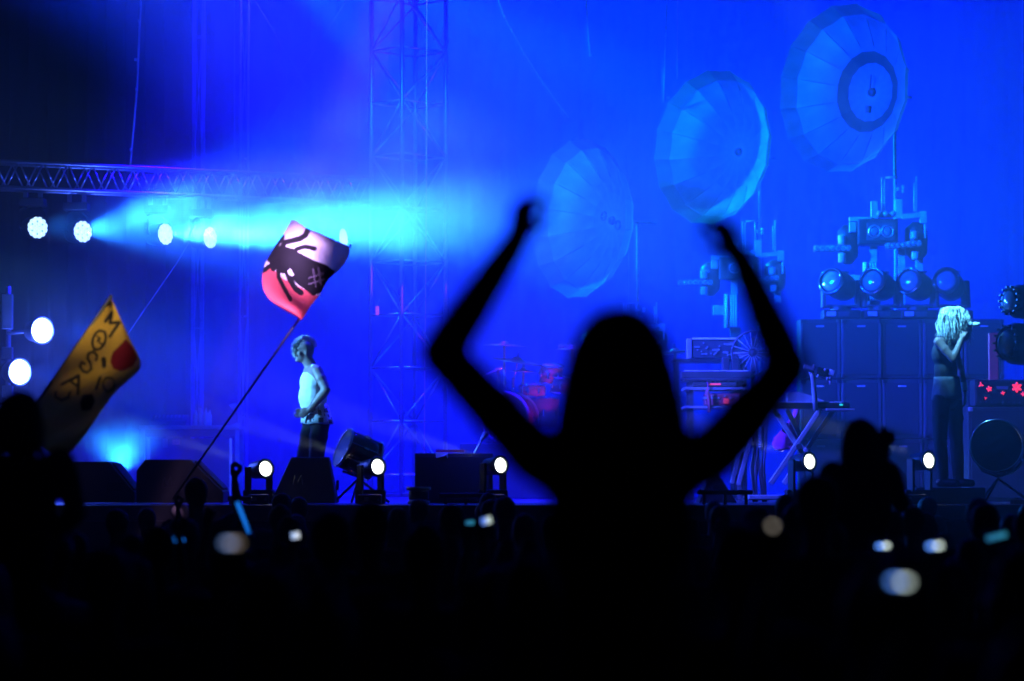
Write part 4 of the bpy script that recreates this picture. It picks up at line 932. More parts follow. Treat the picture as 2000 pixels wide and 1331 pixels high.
rope('thin guy rope slanting up behind the yellow flag', [(245, 660), (300, 580), (345, 515), (412, 400)], 36.0, 0.007, ROPE)
rope('straight thin wire left of the crossed braces', [(458, -40), (458, 150), (458, 290)], 42.0, 0.008, ROPE)
rope('loose blue-lit strap left of the drum kit', [(900, 675), (915, 705), (935, 738)], 36.4, 0.014, ROPE)

# ================================================================== PEOPLE
def fuse(name, mb, mats, voxel, it=5, origin=V((0, 0, 0))):
    """melt overlapping limbs into one continuous skin"""
    me = mb.mesh('tmp', [], True)
    o = bpy.data.objects.new('tmp', me); COL.objects.link(o)
    r = o.modifiers.new('r', 'REMESH'); r.mode = 'VOXEL'; r.voxel_size = voxel; r.use_smooth_shade = True
    s = o.modifiers.new('s', 'SMOOTH'); s.factor = 0.5; s.iterations = it
    dg = bpy.context.evaluated_depsgraph_get()
    out = bpy.data.meshes.new_from_object(o.evaluated_get(dg)); out.name = name
    bpy.data.objects.remove(o); bpy.data.meshes.remove(me)
    out.transform(Matrix.Translation(-origin))
    out.materials.clear()
    for m in (mats if isinstance(mats, (list, tuple)) else [mats]): out.materials.append(m)
    out.polygons.foreach_set('use_smooth', [True] * len(out.polygons))
    return out
def cap(mb, a, b, r0, r1=None, n=14):
    r1 = r0 if r1 is None else r1; a, b = V(a), V(b)
    mb.cyl(a, b, r0, r1, n); mb.ell(a, (r0,) * 3, None, 12, 8); mb.ell(b, (r1,) * 3, None, 12, 8)
def basis(f, u):
    f = V(f).normalized(); r = f.cross(V(u)).normalized(); u = r.cross(f).normalized()
    return Matrix((r, f, u)).transposed()      # columns: right, forward, up
def head_prims(mb, h, f, u, s=1.0, face=True):
    Q = basis(f, u); g = lambda x, y, z: V(h) + Q @ V((x * s, y * s, z * s))
    mb.ell(g(0, -0.01, 0.015), (0.074 * s, 0.094 * s, 0.100 * s), Q)
    mb.ell(g(0, 0.022, -0.055), (0.056 * s, 0.066 * s, 0.066 * s), Q)
    if face:
        mb.ell(g(0, 0.072, -0.098), (0.024 * s, 0.020 * s, 0.018 * s), Q)
        cap(mb, g(0, 0.086, 0.004), g(0, 0.106, -0.030), 0.009 * s, 0.014 * s, 8)
        cap(mb, g(-0.04, 0.072, 0.020), g(0.04, 0.072, 0.020), 0.014 * s, 0.014 * s, 8)
        mb.ell(g(0, 0.080, -0.060), (0.026 * s, 0.014 * s, 0.012 * s), Q)
        for sx in (-1, 1):
            mb.ell(g(sx * 0.042, 0.060, -0.030), (0.022 * s, 0.018 * s, 0.02 * s), Q)
            mb.ell(g(sx * 0.074, -0.006, -0.018), (0.010 * s, 0.020 * s, 0.032 * s), Q)
def hand_prims(mb, w_, d, n_, curl=(18, 28, 22), thumb=1, s=1.0, spread=0.0):
    """w_: wrist, d: finger direction, n_: where the palm faces"""
    d = V(d).normalized(); n_ = (V(n_) - V(n_).project(d)).normalized(); sd = d.cross(n_) * thumb; w_ = V(w_)
    for i, o in enumerate((0.030, 0.010, -0.010, -0.029)):
        b = w_ + d * (0.088 - 0.004 * abs(i - 1)) * s + sd * o * s
        cap(mb, w_ + sd * o * 0.55 * s + d * 0.01 * s, b, 0.013 * s, 0.0125 * s, 8)
        L = (0.070, 0.078, 0.073, 0.057)[i] * s; ang = 0; p = b; dd = (d + sd * o * spread * 10).normalized()
        for k, fr in enumerate((0.45, 0.31, 0.24)):
            ang += R(curl[k]); e = p + (dd * math.cos(ang) + n_ * math.sin(ang)) * L * fr
            cap(mb, p, e, (0.0100 - 0.0008 * k) * s, (0.0094 - 0.0008 * k) * s, 8); p = e
    a = w_ + d * 0.02 * s + sd * 0.024 * s; c = curl[0] / 90.0
    b = a + (d * 0.62 + sd * (0.75 - 0.3 * c) + n_ * 0.25).normalized() * 0.042 * s
    e = b + (d * 0.85 + sd * (0.35 - 0.7 * c) + n_ * (0.2 + 0.5 * c)).normalized() * 0.034 * s
    g = e + (d * 0.85 + sd * (0.1 - 0.7 * c) + n_ * (0.2 + 0.5 * c)).normalized() * 0.026 * s
    cap(mb, a, b, 0.014 * s, 0.012 * s, 8); cap(mb, b, e, 0.011 * s, 0.010 * s, 8); cap(mb, e, g, 0.010 * s, 0.008 * s, 8)
def foot_prims(mb, ankle, fw, s=1.0, grow=0.0):
    a = V(ankle); fw = V((fw[0], fw[1], 0)).normalized(); z0 = a.z - 0.075 * s
    cap(mb, a, V((a.x, a.y, z0 + 0.045 * s)) - fw * 0.03 * s, 0.040 * s + grow, 0.042 * s + grow, 10)
    cap(mb, V((a.x, a.y, z0 + 0.042 * s)) - fw * 0.03 * s, V((a.x, a.y, z0 + 0.034 * s)) + fw * 0.14 * s, 0.042 * s + grow, 0.034 * s + grow, 10)
def limb(mb, a, b, c, r, grow=0.0):
    cap(mb, a, b, r[0] + grow, r[1] + grow)
    mb.ell(V(a).lerp(V(b), 0.42), (max(r[0], r[1]) * 0.99 + grow,) * 3)
    m = V(b).lerp(V(c), 0.3); cap(mb, b, m, r[1] + grow, r[2] + grow); cap(mb, m, c, r[2] + grow, r[3] + grow)
def torso(mb, pel, che, nb, sh, fwd, s=1.0, grow=0.0, w_=1.0, belly=0.0):
    """pelvis, chest, neck base, two shoulders"""
    u = (V(che) - V(pel)).normalized(); Q = basis(fwd, u)
    g = grow
    mb.ell(V(pel), (0.165 * s * w_ + g, 0.115 * s + g, 0.12 * s + g), Q)
    mid = V(pel).lerp(V(che), 0.5) + Q @ V((0, belly * 0.6, 0)); mb.ell(mid, (0.140 * s * w_ + g, 0.105 * s + belly * 0.5 + g, 0.19 * s + g), Q)
    mb.ell(V(che), (0.165 * s * w_ + g, 0.118 * s + g, 0.17 * s + g), Q)
    for p in sh: cap(mb, V(che).lerp(V(p), 0.25) + u * 0.06 * s, p, 0.075 * s + g, 0.056 * s + g)
    cap(mb, V(che) + u * 0.08, nb, 0.09 * s + g, 0.058 * s + g)

# ------------------------------------------------------------------ the man on stage (profile, looking left)
MY = 30.0
def mp(px, py, dy=0.0): return P(px, py, MY + dy)
t = thing('person', 'person in white tank top and dark trousers standing in profile, hand on hip', 'person', (mp(615, 0).x, MY, DECK))
hd = mp(594, 686); nb = mp(606, 711); che = mp(611, 745, 0.0); pel = mp(618, 806, 0.0)
shL = mp(619, 724, -0.17); shR = mp(603, 726, 0.18)
elL = mp(637, 762, -0.26); wrL = mp(605, 800, -0.20)
elR = mp(628, 764, 0.24); wrR = mp(596, 800, 0.17)
hipL, hipR = mp(626, 822, -0.09), mp(611, 822, 0.09)
knL, anL = mp(618, 893, -0.12), mp(640, 962, -0.12)
knR, anR = mp(594, 893, 0.12), mp(594, 962, 0.12)
anL.z = anR.z = DECK + 0.085
fw = V((-0.96, -0.28, 0)); mb = MB()
head_prims(mb, hd, (-0.93, -0.36, 0.02), (0.0, 0, 1), 1.06)
cap(mb, nb + V((0, 0, -0.02)), hd + V((0.015, 0, -0.06)), 0.066, 0.062)
torso(mb, pel, che, nb, (shL, shR), fw, 1.04, 0, 1.05, 0.045)
for (a, b, c) in ((shL, elL, wrL), (shR, elR, wrR)):
    limb(mb, a, b, c, (0.064, 0.048, 0.050, 0.032))
hand_prims(mb, wrL, V((-0.75, -0.1, -0.55)), V((0.2, 0.95, 0)), (30, 40, 30), -1)
hand_prims(mb, wrR, V((-0.75, 0.1, -0.55)), V((0.2, -0.95, 0)), (30, 40, 30), 1)
for (a, b, c) in ((hipL, knL, anL), (hipR, knR, anR)):
    limb(mb, a, b, c, (0.085, 0.056, 0.058, 0.040)); foot_prims(mb, c, fw)
body = put('body', fuse('body', mb, SKIN, 0.011, 4, ORG[t.name]), t)
# tank top
mb = MB(); u = (che - pel).normalized(); Q = basis(fw, u)
mid = pel.lerp(che, 0.5) + Q @ V((0, 0.018, 0))
mb.ell(che - u * 0.01, (0.192, 0.142, 0.155), Q); mb.ell(mid, (0.172, 0.156, 0.2), Q); mb.ell(pel + u * 0.03, (0.190, 0.146, 0.10), Q)
for p, sg in ((shL, -1), (shR, 1)): cap(mb, che + u * 0.07, nb.lerp(p, 0.55) + u * 0.005, 0.06, 0.036)
WHT = mat('white_cotton', (0.78, 0.79, 0.80), 0.85, vary=0.10, scale=14, bump=0.5)
put('tank_top', fuse('tank_top', mb, WHT, 0.012, 3, ORG[t.name]), t)
# patterned waist wrap
PAT = bpy.data.materials.new('patterned_cloth'); PAT.use_nodes = True; n_ = PAT.node_tree; bs = n_.nodes['Principled BSDF']; bs.inputs['Roughness'].default_value = 0.8
tc = n_.nodes.new('ShaderNodeTexCoord'); vo = n_.nodes.new('ShaderNodeTexVoronoi'); vo.inputs['Scale'].default_value = 13; vo.distance = 'CHEBYCHEV'
cr = n_.nodes.new('ShaderNodeValToRGB'); cr.color_ramp.interpolation = 'CONSTANT'; cr.color_ramp.elements[0].color = (0.01, 0.01, 0.012, 1); cr.color_ramp.elements[1].position = 0.33; cr.color_ramp.elements[1].color = (0.7, 0.72, 0.72, 1)
e_ = cr.color_ramp.elements.new(0.62); e_.color = (0.01, 0.01, 0.012, 1)
n_.links.new(tc.outputs['Object'], vo.inputs['Vector']); n_.links.new(vo.outputs['Distance'], cr.inputs['Fac']); n_.links.new(cr.outputs['Color'], bs.inputs['Base Color'])
mb = MB(); Qw = basis(fw, (0.05, 0, 1)); c0, c1 = mp(617, 797), mp(619, 828)
vs = []; fs = []
for i in range(6):
    c = c0.lerp(c1, i / 5); rx = 0.186 + 0.006 * i; ry = 0.142 + 0.006 * i
    for k in range(36): a = 2 * math.pi * k / 36; vs.append(c + Qw @ V((rx * math.cos(a), ry * math.sin(a), 0.006 * math.sin(5 * a))))
for i in range(5):
    for k in range(36): fs.append((i * 36 + k, i * 36 + (k + 1) % 36, i * 36 + 36 + (k + 1) % 36, i * 36 + 36 + k))
o = mb.add(vs, fs).build('waist_wrap', PAT, t, True); s_ = o.modifiers.new('thick', 'SOLIDIFY'); s_.thickness = 0.012
# trousers
mb = MB(); mb.ell(pel - V((0, 0, 0.06)), (0.165, 0.122, 0.12), Q)
for (a, b, c) in ((hipL, knL, anL), (hipR, knR, anR)): limb(mb, a, b, c + V((0, 0, 0.02)), (0.104, 0.082, 0.080, 0.070))
put('trousers', fuse('trousers', mb, mat('dark_trousers', (0.02, 0.014, 0.018), 0.8, vary=0.3), 0.014, 4, ORG[t.name]), t)
mb = MB()
for c in (anL, anR): foot_prims(mb, c, fw, 1.05, 0.008)
put('shoes', fuse('shoes', mb, BLACK, 0.014, 3, ORG[t.name]), t)
# mohawk: short upright tufts over the crown
Qh = basis((-0.93, -0.36, 0.02), (0, 0, 1)); mb = MB(); rnd = random.Random(2)
for k in range(520):
    a = R(rnd.uniform(-35, 165)); x = rnd.uniform(-0.034, 0.034)
    p = hd + Qh @ V((x, (-0.01 + 0.094 * math.cos(a)) * 1.06, (0.015 + 0.098 * math.sin(a)) * 1.06)); nr = (Qh @ V((x * 2, math.cos(a), math.sin(a)))).normalized()
    q = p + nr * rnd.uniform(0.03, 0.055) + V((rnd.uniform(-.008, .008), rnd.uniform(-.008, .008), 0)); mb.cyl(p - nr * 0.008, q, 0.006, 0.002, 4)
mb.build('hair', mat('bleached_hair', (0.62, 0.60, 0.50), 0.6), t)
for sx in (-1, 1): MB().ell(hd + Qh @ V((sx * 0.034, 0.083, 0.002)), (0.012, 0.010, 0.008), Qh, 10, 6).build('eye', mat('eye_dark', (0.02, 0.02, 0.02), 0.2), t, True)

# ------------------------------------------------------------------ the singing woman (right), on a low riser
SY = 28.9
def sp(px, py, dy=0.0): return P(px, py, SY + dy)
c = sp(1850, 950)
o = MB().box((c.x, SY + 0.05, DECK + 0.085), (0.7, 0.6, 0.16)).build('low_riser', BLACK, None, bevel=0.012, at=(c.x, SY, DECK)); tag(o, 'low black box the singing person stands on', 'riser')
SZ = DECK + 0.166
t = thing('person', 'person with blonde hair singing into a microphone, dark sleeveless top', 'person', (c.x, SY, SZ))
hd = sp(1866, 624, -0.02); nb = sp(1853, 655); che = sp(1845, 690); pel = sp(1850, 768)
f2 = V((0.86, -0.50, 0.0))
shR = sp(1833, 668, -0.17); shL = sp(1858, 668, 0.17)
elR = sp(1862, 703, -0.24); wrR = sp(1879, 660, -0.20)
elL = sp(1876, 722, 0.24); wrL = sp(1884, 768, 0.14)
hipR, hipL = sp(1838, 785, -0.09), sp(1862, 785, 0.09)
knR, knL = sp(1836, 862, -0.09), sp(1868, 862, 0.10)
anR, anL = sp(1842, 935, -0.08), sp(1872, 935, 0.12)
anR.z = anL.z = SZ + 0.085
mb = MB(); hf = V((0.90, -0.42, 0.02)); hu = V((0.10, 0, 1))
head_prims(mb, hd, hf, hu, 1.0)
cap(mb, nb - V((0, 0, 0.02)), hd + V((-0.02, 0.0, -0.06)), 0.052, 0.050)
torso(mb, pel, che, nb, (shL, shR), f2, 0.94, 0, 0.94)
for (a, b, c_) in ((shL, elL, wrL), (shR, elR, wrR)): limb(mb, a, b, c_, (0.050, 0.038, 0.040, 0.026))
mouth = hd + basis(hf, hu) @ V((0, 0.10, -0.06))
hand_prims(mb, wrR, mouth + V((0.03, -0.02, 0.02)) - wrR, V((0.4, 0.8, 0)), (55, 65, 40), 1)
hand_prims(mb, wrL, V((0.12, 0.0, -1)), V((-1, 0, 0)), (20, 30, 20), -1)
for (a, b, c_) in ((hipL, knL, anL), (hipR, knR, anR)): limb(mb, a, b, c_, (0.080, 0.054, 0.056, 0.038)); foot_prims(mb, c_, f2, 0.95)
put('body', fuse('body', mb, SKIN, 0.011, 4, ORG[t.name]), t)
u = (che - pel).normalized(); Q = basis(f2, u)
mb = MB(); mb.ell(che - u * 0.01, (0.165, 0.130, 0.155), Q); mb.ell(pel.lerp(che, 0.55), (0.142, 0.118, 0.16), Q)
for p in (shL, shR): cap(mb, che + u * 0.06, nb.lerp(p, 0.6), 0.055, 0.032)
put('sleeveless_top', fuse('sleeveless_top', mb, mat('black_top', (0.007, 0.007, 0.01), 0.8), 0.012, 3, ORG[t.name]), t)
mb = MB(); c0, c1 = sp(1849, 736), sp(1850, 780); vs = []; fs = []
for i in range(8):
    c = c0.lerp(c1, i / 7)
    for k in range(40):
        a = 2 * math.pi * k / 40; rr = 1 + 0.035 * math.sin(7 * a + i * 0.5) * i / 7
        vs.append(c + Q @ V(((0.150 + 0.005 * i) * rr * math.cos(a), (0.125 + 0.004 * i) * rr * math.sin(a), 0.01 * math.sin(3 * a) * i / 7)))
for i in range(7):
    for k in range(40): fs.append((i * 40 + k, i * 40 + (k + 1) % 40, i * 40 + 40 + (k + 1) % 40, i * 40 + 40 + k))
o = mb.add(vs, fs).build('blouse_hem', mat('mottled_blouse', (0.10, 0.105, 0.12), 0.8, vary=0.97, scale=7), t, True); s_ = o.modifiers.new('thick', 'SOLIDIFY'); s_.thickness = 0.01
mb = MB(); mb.ell(pel - V((0, 0, 0.04)), (0.160, 0.120, 0.13), Q)
for (a, b, c_) in ((hipL, knL, anL), (hipR, knR, anR)): limb(mb, a, b, c_ + V((0, 0, 0.02)), (0.096, 0.070, 0.070, 0.058))
put('trousers', fuse('trousers', mb, mat('black_trousers', (0.005, 0.005, 0.006), 0.8), 0.014, 4, ORG[t.name]), t)
mb = MB()
for c_ in (anL, anR): foot_prims(mb, c_, f2, 1.0, 0.008)
put('shoes', fuse('shoes', mb, BLACK, 0.014, 3, ORG[t.name]), t)
# blonde hair: many strands from the crown to the shoulders
HAIRB = mat('blonde_hair', (0.56, 0.54, 0.44), 0.55, vary=0.85, scale=22)
Qh = basis(hf, hu); mb = MB(); rnd = random.Random(5)
for k in range(1100):
    az = rnd.uniform(-2.7, 2.7); el = rnd.uniform(0.1, 1.5)          # azimuth measured from the back of the head
    dirv = V((math.sin(az) * math.cos(el), -math.cos(az) * math.cos(el), math.sin(el)))
    p0 = V((dirv.x * 0.078, -0.01 + dirv.y * 0.098, 0.015 + dirv.z * 0.104))
    out = V((dirv.x, dirv.y, 0)); out = out.normalized() if out.length > 1e-3 else V((0, -1, 0))
    Ln = rnd.uniform(0.06, 0.24); w0 = rnd.uniform(-0.045, 0.045); w1 = rnd.uniform(-0.045, 0.045)
    p1 = V((out.x * 0.094, -0.01 + out.y * 0.112, 0.0)) + out * rnd.uniform(0, 0.045); p1.z = rnd.uniform(-0.04, 0.06)
    pts = [V(p0), (p0 + p1) / 2 + dirv * rnd.uniform(0.02, 0.045), p1, p1 + V((w0, w1, -Ln * 0.35)), p1 + V((w0 * 0.4 - out.x * 0.01, w1 * 0.4, -Ln * 0.7)), p1 + V((w0 * 1.6 - out.x * 0.02, w1 * 1.6 - out.y * 0.02, -Ln))]
    mb.tube([hd + Qh @ p for p in pts], [0.0045, 0.005, 0.005, 0.0045, 0.004, 0.001], 4)
mb.build('hair', HAIRB, t, True)
for sx in (-1, 1): MB().ell(hd + Qh @ V((sx * 0.032, 0.082, 0.002)), (0.011, 0.010, 0.007), Qh, 10, 6).build('eye', MATS['eye_dark'], t, True)
cc = wrL.lerp(elL, 0.25); MB().cyl(wrL.lerp(elL, 0.08), wrL.lerp(elL, 0.40), 0.036, 0.042, 16).build('wristband', mat('white_wristband', (0.75, 0.75, 0.75), 0.8), t, True)
# microphone in her hand
c = mouth + V((0.015, -0.03, 0.0)); d = V((0.80, -0.15, 0.02)).normalized()
o = thing('hand_microphone', 'pale microphone held to the singing person\'s mouth', 'microphone', c)
MB().lathe(c + d * 0.005, d, [(0.012, 0), (0.026, 0.012), (0.028, 0.035), (0.022, 0.052)], 16).build('mesh_head', GREYP, o, True)
MB().lathe(c + d * 0.053, d, [(0.021, 0), (0.021, 0.05), (0.020, 0.075)], 14).build('handle', mat('pale_mic_body', (0.7, 0.72, 0.72), 0.4), o, True)

# ------------------------------------------------------------------ the girl with raised arms (silhouette), sitting on a friend's shoulders
GY = 6.17
def gp(px, py, dy=0.0): return P(px, py, GY + dy)
CLO = mat('dark_clothes', (0.012, 0.012, 0.014), 0.9, vary=0.3, spec=0.1)
HAIRD = mat('dark_hair', (0.010, 0.008, 0.007), 0.7, vary=0.3, spec=0.2)
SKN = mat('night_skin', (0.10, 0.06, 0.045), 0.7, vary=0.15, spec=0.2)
def rider_pair(girl_label, man_label, hx, hy, Y, arms, hair_px=None, hand=('fist', 'fist')):
    """a rider on another person's shoulders, both seen from behind; arms: (shoulder, elbow, wrist, finger tip) pixels per side"""
    def q(px, py, dy=0.0): return P(px, py, Y + dy)
    k = F / Y; hd = q(hx, hy)
    seat = V((hd.x, Y - 0.03, hd.z - 0.79)); che = V((hd.x, Y - 0.01, hd.z - 0.36)); nb = V((hd.x, Y, hd.z - 0.175))
    t = thing('person', girl_label, 'person', (hd.x, Y, seat.z - 0.1))
    mb = MB(); head_prims(mb, hd, (0, 1, 0.05), (0, 0, 1), 0.97)
    cap(mb, nb, hd + V((0, 0, -0.07)), 0.055, 0.052)
    shs = []
    for (s_, e_, w_, f_, de, dw) in arms: shs.append(q(*s_))
    torso(mb, seat, che, nb, shs, (0, 1, 0), 0.95, 0.0, 0.98)
    cloth_arm = []
    for i, (s_, e_, w_, f_, de, dw) in enumerate(arms):
        S_, E_, W_ = q(*s_), q(*e_, de), q(*w_, dw); d = q(*f_, dw) - W_
        limb(mb, S_, E_, W_, (0.063, 0.050, 0.049, 0.033)); cloth_arm.append((S_, E_))
        if hand[i] == 'fist': hand_prims(mb, W_, d, V((0.6 if i == 0 else -0.6, 0.8, 0)), (34, 42, 30), -1 if i == 0 else 1, 0.95)
        else: hand_prims(mb, W_, d, V((0, 1, 0)), (10, 14, 10), -1 if i == 0 else 1, spread=0.6)
    for sg in (-1, 1):
        hip = seat + V((sg * 0.10, 0.02, -0.03)); kn = seat + V((sg * 0.19, 0.42, -0.06)); an = kn + V((-sg * 0.02, -0.02, -0.40))
        limb(mb, hip, kn, an, (0.085, 0.056, 0.056, 0.038)); foot_prims(mb, an, (0, 1, 0), 0.95)
    put('body', fuse('body', mb, SKN, 0.0095 if Y < 8 else 0.016, 4, ORG[t.name]), t)
    mb = MB(); u = V((0, 0, 1)); torso(mb, seat, che, nb + V((0, 0, -0.05)), shs, (0, 1, 0), 0.95, 0.012, 0.98)
    for (a, b) in cloth_arm: cap(mb, a, a.lerp(b, 0.4), 0.066, 0.060)
    put('shirt', fuse('shirt', mb, CLO, 0.015, 4, ORG[t.name]), t)
    mb = MB()
    for sg in (-1, 1):
        hip = seat + V((sg * 0.10, 0.02, -0.03)); kn = seat + V((sg * 0.19, 0.42, -0.06)); an = kn + V((-sg * 0.02, -0.02, -0.40))
        limb(mb, hip, kn, an, (0.094, 0.066, 0.064, 0.05)); mb.ell(seat, (0.17, 0.125, 0.12))
    put('trousers', fuse('trousers', mb, CLO, 0.018, 4, ORG[t.name]), t)
    # hair: a bell of strands hanging over the back
    prof = hair_px or [(-0.118, 0.01), (-0.105, 0.045), (-0.085, 0.068), (-0.05, 0.086), (0.0, 0.096), (0.06, 0.102), (0.12, 0.104)]
    vs = []; fs = []; N = 96; rnd = random.Random(3); ph = [rnd.uniform(0, 6.28) for _ in range(4)]
    for i, (dz, rx) in enumerate(prof):
        tt = i / (len(prof) - 1); ry = min(rx, 0.118 - 0.035 * tt); cy_ = -0.015 - 0.055 * tt
        for j in range(N):
            a = 2 * math.pi * j / N; wv = 1 + (0.03 * math.sin(17 * a + ph[0]) + 0.02 * math.sin(31 * a + ph[1] + tt * 3)) * min(1, tt * 2)
            vs.append(hd + V((rx * wv * math.cos(a), cy_ + ry * wv * math.sin(a), -dz + 0.006 * math.sin(9 * a) * tt)))
    for i in range(len(prof) - 1):
        for j in range(N): fs.append((i * N + j, i * N + (j + 1) % N, (i + 1) * N + (j + 1) % N, (i + 1) * N + j))
    fs += [tuple(range(N)), tuple(reversed(range((len(prof) - 1) * N, len(prof) * N)))]
    mb = MB().add(vs, fs)
    for kk in range(60):
        a = rnd.uniform(math.pi, 2 * math.pi); l0 = prof[-1]; p = hd + V((l0[1] * math.cos(a), -0.07 + 0.083 * math.sin(a), -l0[0] + 0.02))
        mb.cyl(p, p + V((rnd.uniform(-.02, .02), rnd.uniform(-.01, .02), -rnd.uniform(0.03, 0.09))), 0.010, 0.003, 5)
    for kk in range(90):                              # flyaway strands
        i = rnd.randrange(2, len(prof)); dz, rx = prof[i]; a = rnd.uniform(0, 2 * math.pi); p = hd + V((rx * 0.97 * math.cos(a), -0.03 + rx * 0.8 * math.sin(a), -dz))
        e = V((math.cos(a), math.sin(a), 0)); mb.tube([p, p + e * 0.012 + V((0, 0, -0.03)), p + e * rnd.uniform(0.008, 0.03) + V((0, 0, -0.07))], [0.003, 0.002, 0.001], 4)
    mb.build('hair', HAIRD, t, True)
    # the friend underneath
    gz = seat.z - 0.11; m = thing('person', man_label, 'person', (hd.x, Y + 0.04, 0))
    sc_ = gz / 1.50; mb = MB(); H_ = V((hd.x, Y + 0.10, gz + 0.17)); mshs = [V((hd.x + s_ * 0.19, Y + 0.05, gz - 0.06)) for s_ in (-1, 1)]
    head_prims(mb, H_, (0, 1, -0.05), (0, 0, 1), 1.0); NB = V((hd.x, Y + 0.07, gz)); CH_ = V((hd.x, Y + 0.03, gz - 0.20)); PL = V((hd.x, Y + 0.04, 0.93 * sc_))
    cap(mb, NB, H_ - V((0, 0, 0.07)), 0.06, 0.055); torso(mb, PL, CH_, NB, mshs, (0, 1, 0), 1.03)
    for i, s_ in enumerate((-1, 1)):
        el = mshs[i] + V((s_ * 0.12, 0.06, -0.26)); wr = V((hd.x + s_ * 0.20, Y + 0.36, gz - 0.24))
        limb(mb, mshs[i], el, wr, (0.055, 0.043, 0.044, 0.028)); hand_prims(mb, wr, V((-s_ * 0.3, 0.5, 0.7)), V((-s_, 0, 0)), (35, 40, 30), s_)
        hp = PL + V((s_ * 0.09, 0, -0.06)); kn = V((hp.x + s_ * 0.02, Y + 0.06, 0.50 * sc_)); an = V((hp.x + s_ * 0.04, Y + 0.02, 0.085))
        limb(mb, hp, kn, an, (0.092, 0.06, 0.062, 0.042)); foot_prims(mb, an, (s_ * 0.1, 1, 0))
    put('body', fuse('body', mb, SKN, 0.016, 4, ORG[m.name]), m)
    mb = MB(); torso(mb, PL, CH_, NB - V((0, 0, 0.05)), mshs, (0, 1, 0), 1.03, 0.014)
    for i, s_ in enumerate((-1, 1)): cap(mb, mshs[i], mshs[i].lerp(mshs[i] + V((s_ * 0.12, 0.06, -0.26)), 0.5), 0.07, 0.064)
    put('shirt', fuse('shirt', mb, CLO, 0.02, 4, ORG[m.name]), m)
    mb = MB()
    for s_ in (-1, 1):
        hp = PL + V((s_ * 0.09, 0, -0.06)); kn = V((hp.x + s_ * 0.02, Y + 0.06, 0.50 * sc_)); an = V((hp.x + s_ * 0.04, Y + 0.02, 0.11))
        limb(mb, hp, kn, an, (0.104, 0.078, 0.076, 0.068))
    mb.ell(PL - V((0, 0, 0.02)), (0.18, 0.13, 0.13))
    put('trousers', fuse('trousers', mb, CLO, 0.02, 4, ORG[m.name]), m)
    MB().ell(H_ + V((0, -0.015, 0.03)), (0.083, 0.10, 0.098)).build('hair', HAIRD, m, True)
    return t
rider_pair('person with long dark hair and both arms raised, sitting on another\'s shoulders in the centre', 'person carrying the one with raised arms on the shoulders', 1210, 705, GY,
    [((1050, 893), (862, 690), (1006, 474), (1032, 366), -0.02, 0.10), ((1392, 888), (1540, 718), (1448, 506), (1398, 424), -0.02, 0.10)],
    [(-0.118, 0.024), (-0.108, 0.050), (-0.090, 0.073), (-0.060, 0.093), (-0.02, 0.109), (0.03, 0.122), (0.08, 0.133), (0.13, 0.143), (0.18, 0.152), (0.22, 0.156)])
rider_pair('person on shoulders at the far left, a dark shape in front of the yellow flag', 'person carrying the rider at the far left', 40, 818, 12.0,
    [((-35, 905), (-70, 990), (-20, 1040), (0, 1060), 0.1, 0.2), ((118, 905), (150, 1000), (100, 1050), (80, 1080), 0.1, 0.25)])
rider_pair('person on shoulders at right, arm up with a camera, in front of the cabinet wall', 'person carrying the rider with the camera', 1680, 862, 14.8,
    [((1625, 925), (1608, 1010), (1640, 1060), (1650, 1080), 0.1, 0.2), ((1735, 925), (1760, 985), (1728, 905), (1727, 868), 0.15, 0.25)], None, ('fist', 'open'))
c = P(1726, 856, 15.1); o = thing('camera', 'small camera with glints held up beside the rider at right', 'camera', c)
MB().box(c, (0.115, 0.05, 0.075)).build('camera_body', BLACK, o, bevel=0.012)
MB().cyl(c + V((0, 0.025, 0)), c + V((0, 0.085, 0)), 0.033, n=18).build('lens_barrel', BLACK, o)
MB().box(c + V((0, 0, 0.048)), (0.04, 0.035, 0.022)).build('viewfinder', BLACK, o, bevel=0.005)
MB().box(c + V((0, -0.027, -0.004)), (0.055, 0.004, 0.04)).build('screen', GLASS, o)

